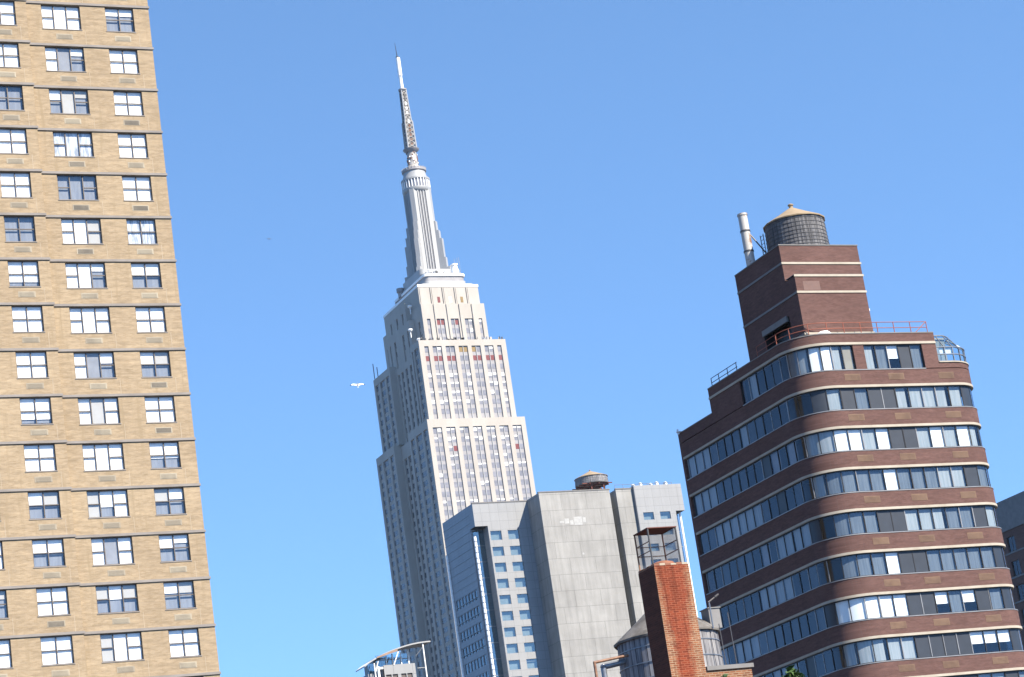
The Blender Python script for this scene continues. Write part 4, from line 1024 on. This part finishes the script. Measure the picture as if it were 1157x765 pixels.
f = MB(); f.tube((44.52, 78.45, 16.68), (44.66, 78.4, 16.77), .055, 'hoop', 10, .045); f.build('lamp_head', t)
def pipe(name, pts, r, m, label):
    b = MB()
    for p, q in zip(pts[:-1], pts[1:]): b.tube(p, q, r, m, 12)
    for p in pts[1:-1]: b.lathe(p, [(0, -r*1.12), (r*.8, -r*.8), (r*1.12, 0), (r*.8, r*.8), (0, r*1.12)], m, 12)
    tag(b.build(name, None, pts[-1]), label, 'pipe')
pipe('rusty_pipe', [(41.3, 80.0, 14.98), (39.84, 80.0, 14.80), (39.84, 80.0, 10.8)], .055, 'copper_pipe', 'thin rusty copper coloured pipe elbow left of the chimney tank')
pipe('galvanised_duct', [(41.3, 80.3, 14.80), (40.33, 80.3, 14.66), (40.33, 80.3, 10.8)], .11, 'galv', 'thick grey galvanised duct elbow left of the chimney tank')

# ------------------------------------------------------------------ tree tops at the bottom edge
def tree(x, y, h, r, seed, label):
    rd = random.Random(seed); root = thing('street_tree', (x, y, 0), label, 'tree', 'street trees')
    t = MB(); t.tube((x, y, 0), (x+.1, y, h*.5), .14, 'bark', 10, .09); t.tube((x+.1, y, h*.5), (x, y, h*.93), .09, 'bark', 8, .02)
    ends = []
    for i in range(14):
        a = i*2.4; z = h*(.42+.035*i); L = r*(1.0-.045*i); e = Vector((x+L*math.cos(a), y+L*math.sin(a), z+L*.7)); t.tube((x+.05, y, z), e, .045, 'bark', 6, .012); ends.append(e)
    t.build('trunk', root)
    c = MB(); clumps = [(e, .75) for e in ends] + [(Vector((x, y, h-.3)), .3), (Vector((x-.15, y, h-.75)), .5), (Vector((x+.2, y+.1, h-1.0)), .6)]
    for e, s_ in clumps:
        mm = rd.choice(['leaf_a', 'leaf_a', 'leaf_b'])
        for _ in range(170):
            d = Vector((rd.gauss(0, 1), rd.gauss(0, 1), rd.gauss(0, .8)))*.5*s_; p = e+d
            lim = h-.02 - 1.5*math.hypot(p.x-x, p.y-y)
            if p.z > lim: p.z = lim - rd.random()*.25
            u = Vector((rd.gauss(0, 1), rd.gauss(0, 1), rd.gauss(0, .5))).normalized(); v = u.cross(Vector((rd.gauss(0, 1), rd.gauss(0, 1), 1))).normalized(); L = rd.uniform(.07, .13)
            c.face([p-u*L, p-v*L*.5, p+u*L, p+v*L*.5], mm)
    c.build('crown', root)
tree(29.36, 52, 9.80, 1.5, 1, 'leafy green tree top in front of the row house parapet')
tree(31.45, 52.2, 9.88, 1.5, 2, 'leafy green tree top below the brown tower')

# ------------------------------------------------------------------ gulls
def gull(name, pos, span, fw, label, wingm):
    p = Vector(pos); o = thing(name, pos, label, 'bird', 'gulls gliding in the blue sky')
    fw = Vector(fw).normalized(); sd = Vector((-1, .25, .12)); sd = (sd - fw*sd.dot(fw)).normalized(); Z = fw.cross(sd); b = MB(); n = 10; L = span*.42
    prof = [(-.5, .005), (-.42, .035), (-.25, .075), (0, .10), (.2, .095), (.33, .065), (.40, .055), (.46, .045), (.49, .02), (.55, .006)]
    rings = []
    for t, r in prof: rings.append([p+fw*L*t+(sd*math.cos(2*math.pi*i/n)+Z*math.sin(2*math.pi*i/n))*r*span*.5 for i in range(n)])
    for A, B in zip(rings[:-1], rings[1:]):
        for i in range(n): b.face([A[i], A[(i+1) % n], B[(i+1) % n], B[i]], 'feather_grey', True)
    b.face([p-fw*L*.42-sd*span*.02, p-fw*L*.42+sd*span*.02, p-fw*L*.56+sd*span*.05, p-fw*L*.56-sd*span*.05], 'feather')
    for s in (-1, 1):                                      # wings with a bend at the wrist
        st = [(.03, .09, -.10, .0), (.16, .10, -.07, .02), (.28, .115, -.035, .03), (.40, .07, -.04, .02), (.5, -.02, -.05, .0)]
        for (a, f0, r0, z0), (c, f1, r1, z1), m in zip(st[:-1], st[1:], [wingm, wingm, wingm, 'feather_dark']):
            q = lambda a_, f_, z_, e: p+sd*s*a_*span+fw*f_*span*.8+Z*(z_*span+e)
            b.face([q(a, f0, z0, .012), q(c, f1, z1, .008), q(c, r1, z1, .008), q(a, r0, z0, .012)], m); b.face([q(a, r0, z0, -.012), q(c, r1, z1, -.008), q(c, f1, z1, -.008), q(a, f0, z0, -.012)], m)
            b.face([q(a, f0, z0, -.012), q(c, f1, z1, -.008), q(c, f1, z1, .008), q(a, f0, z0, .012)], m)
    b.build('body', o)
gull('gull', (75.62, 190, 58.98), 1.36, (.12, .55, .83), 'white gull gliding left of the tall skyscraper', 'feather')
gull('gull', (72.65, 200, 76.44), 0.75, (.9, .3, .1), 'small faint gull high in the sky nearer the tan tower', 'feather_grey')

# ------------------------------------------------------------------ thin summer haze
hz = MB(); hz.box(-60, 760, -60, 1020, -1, 470, 'haze')
tag(hz.build('haze'), kind='stuff')
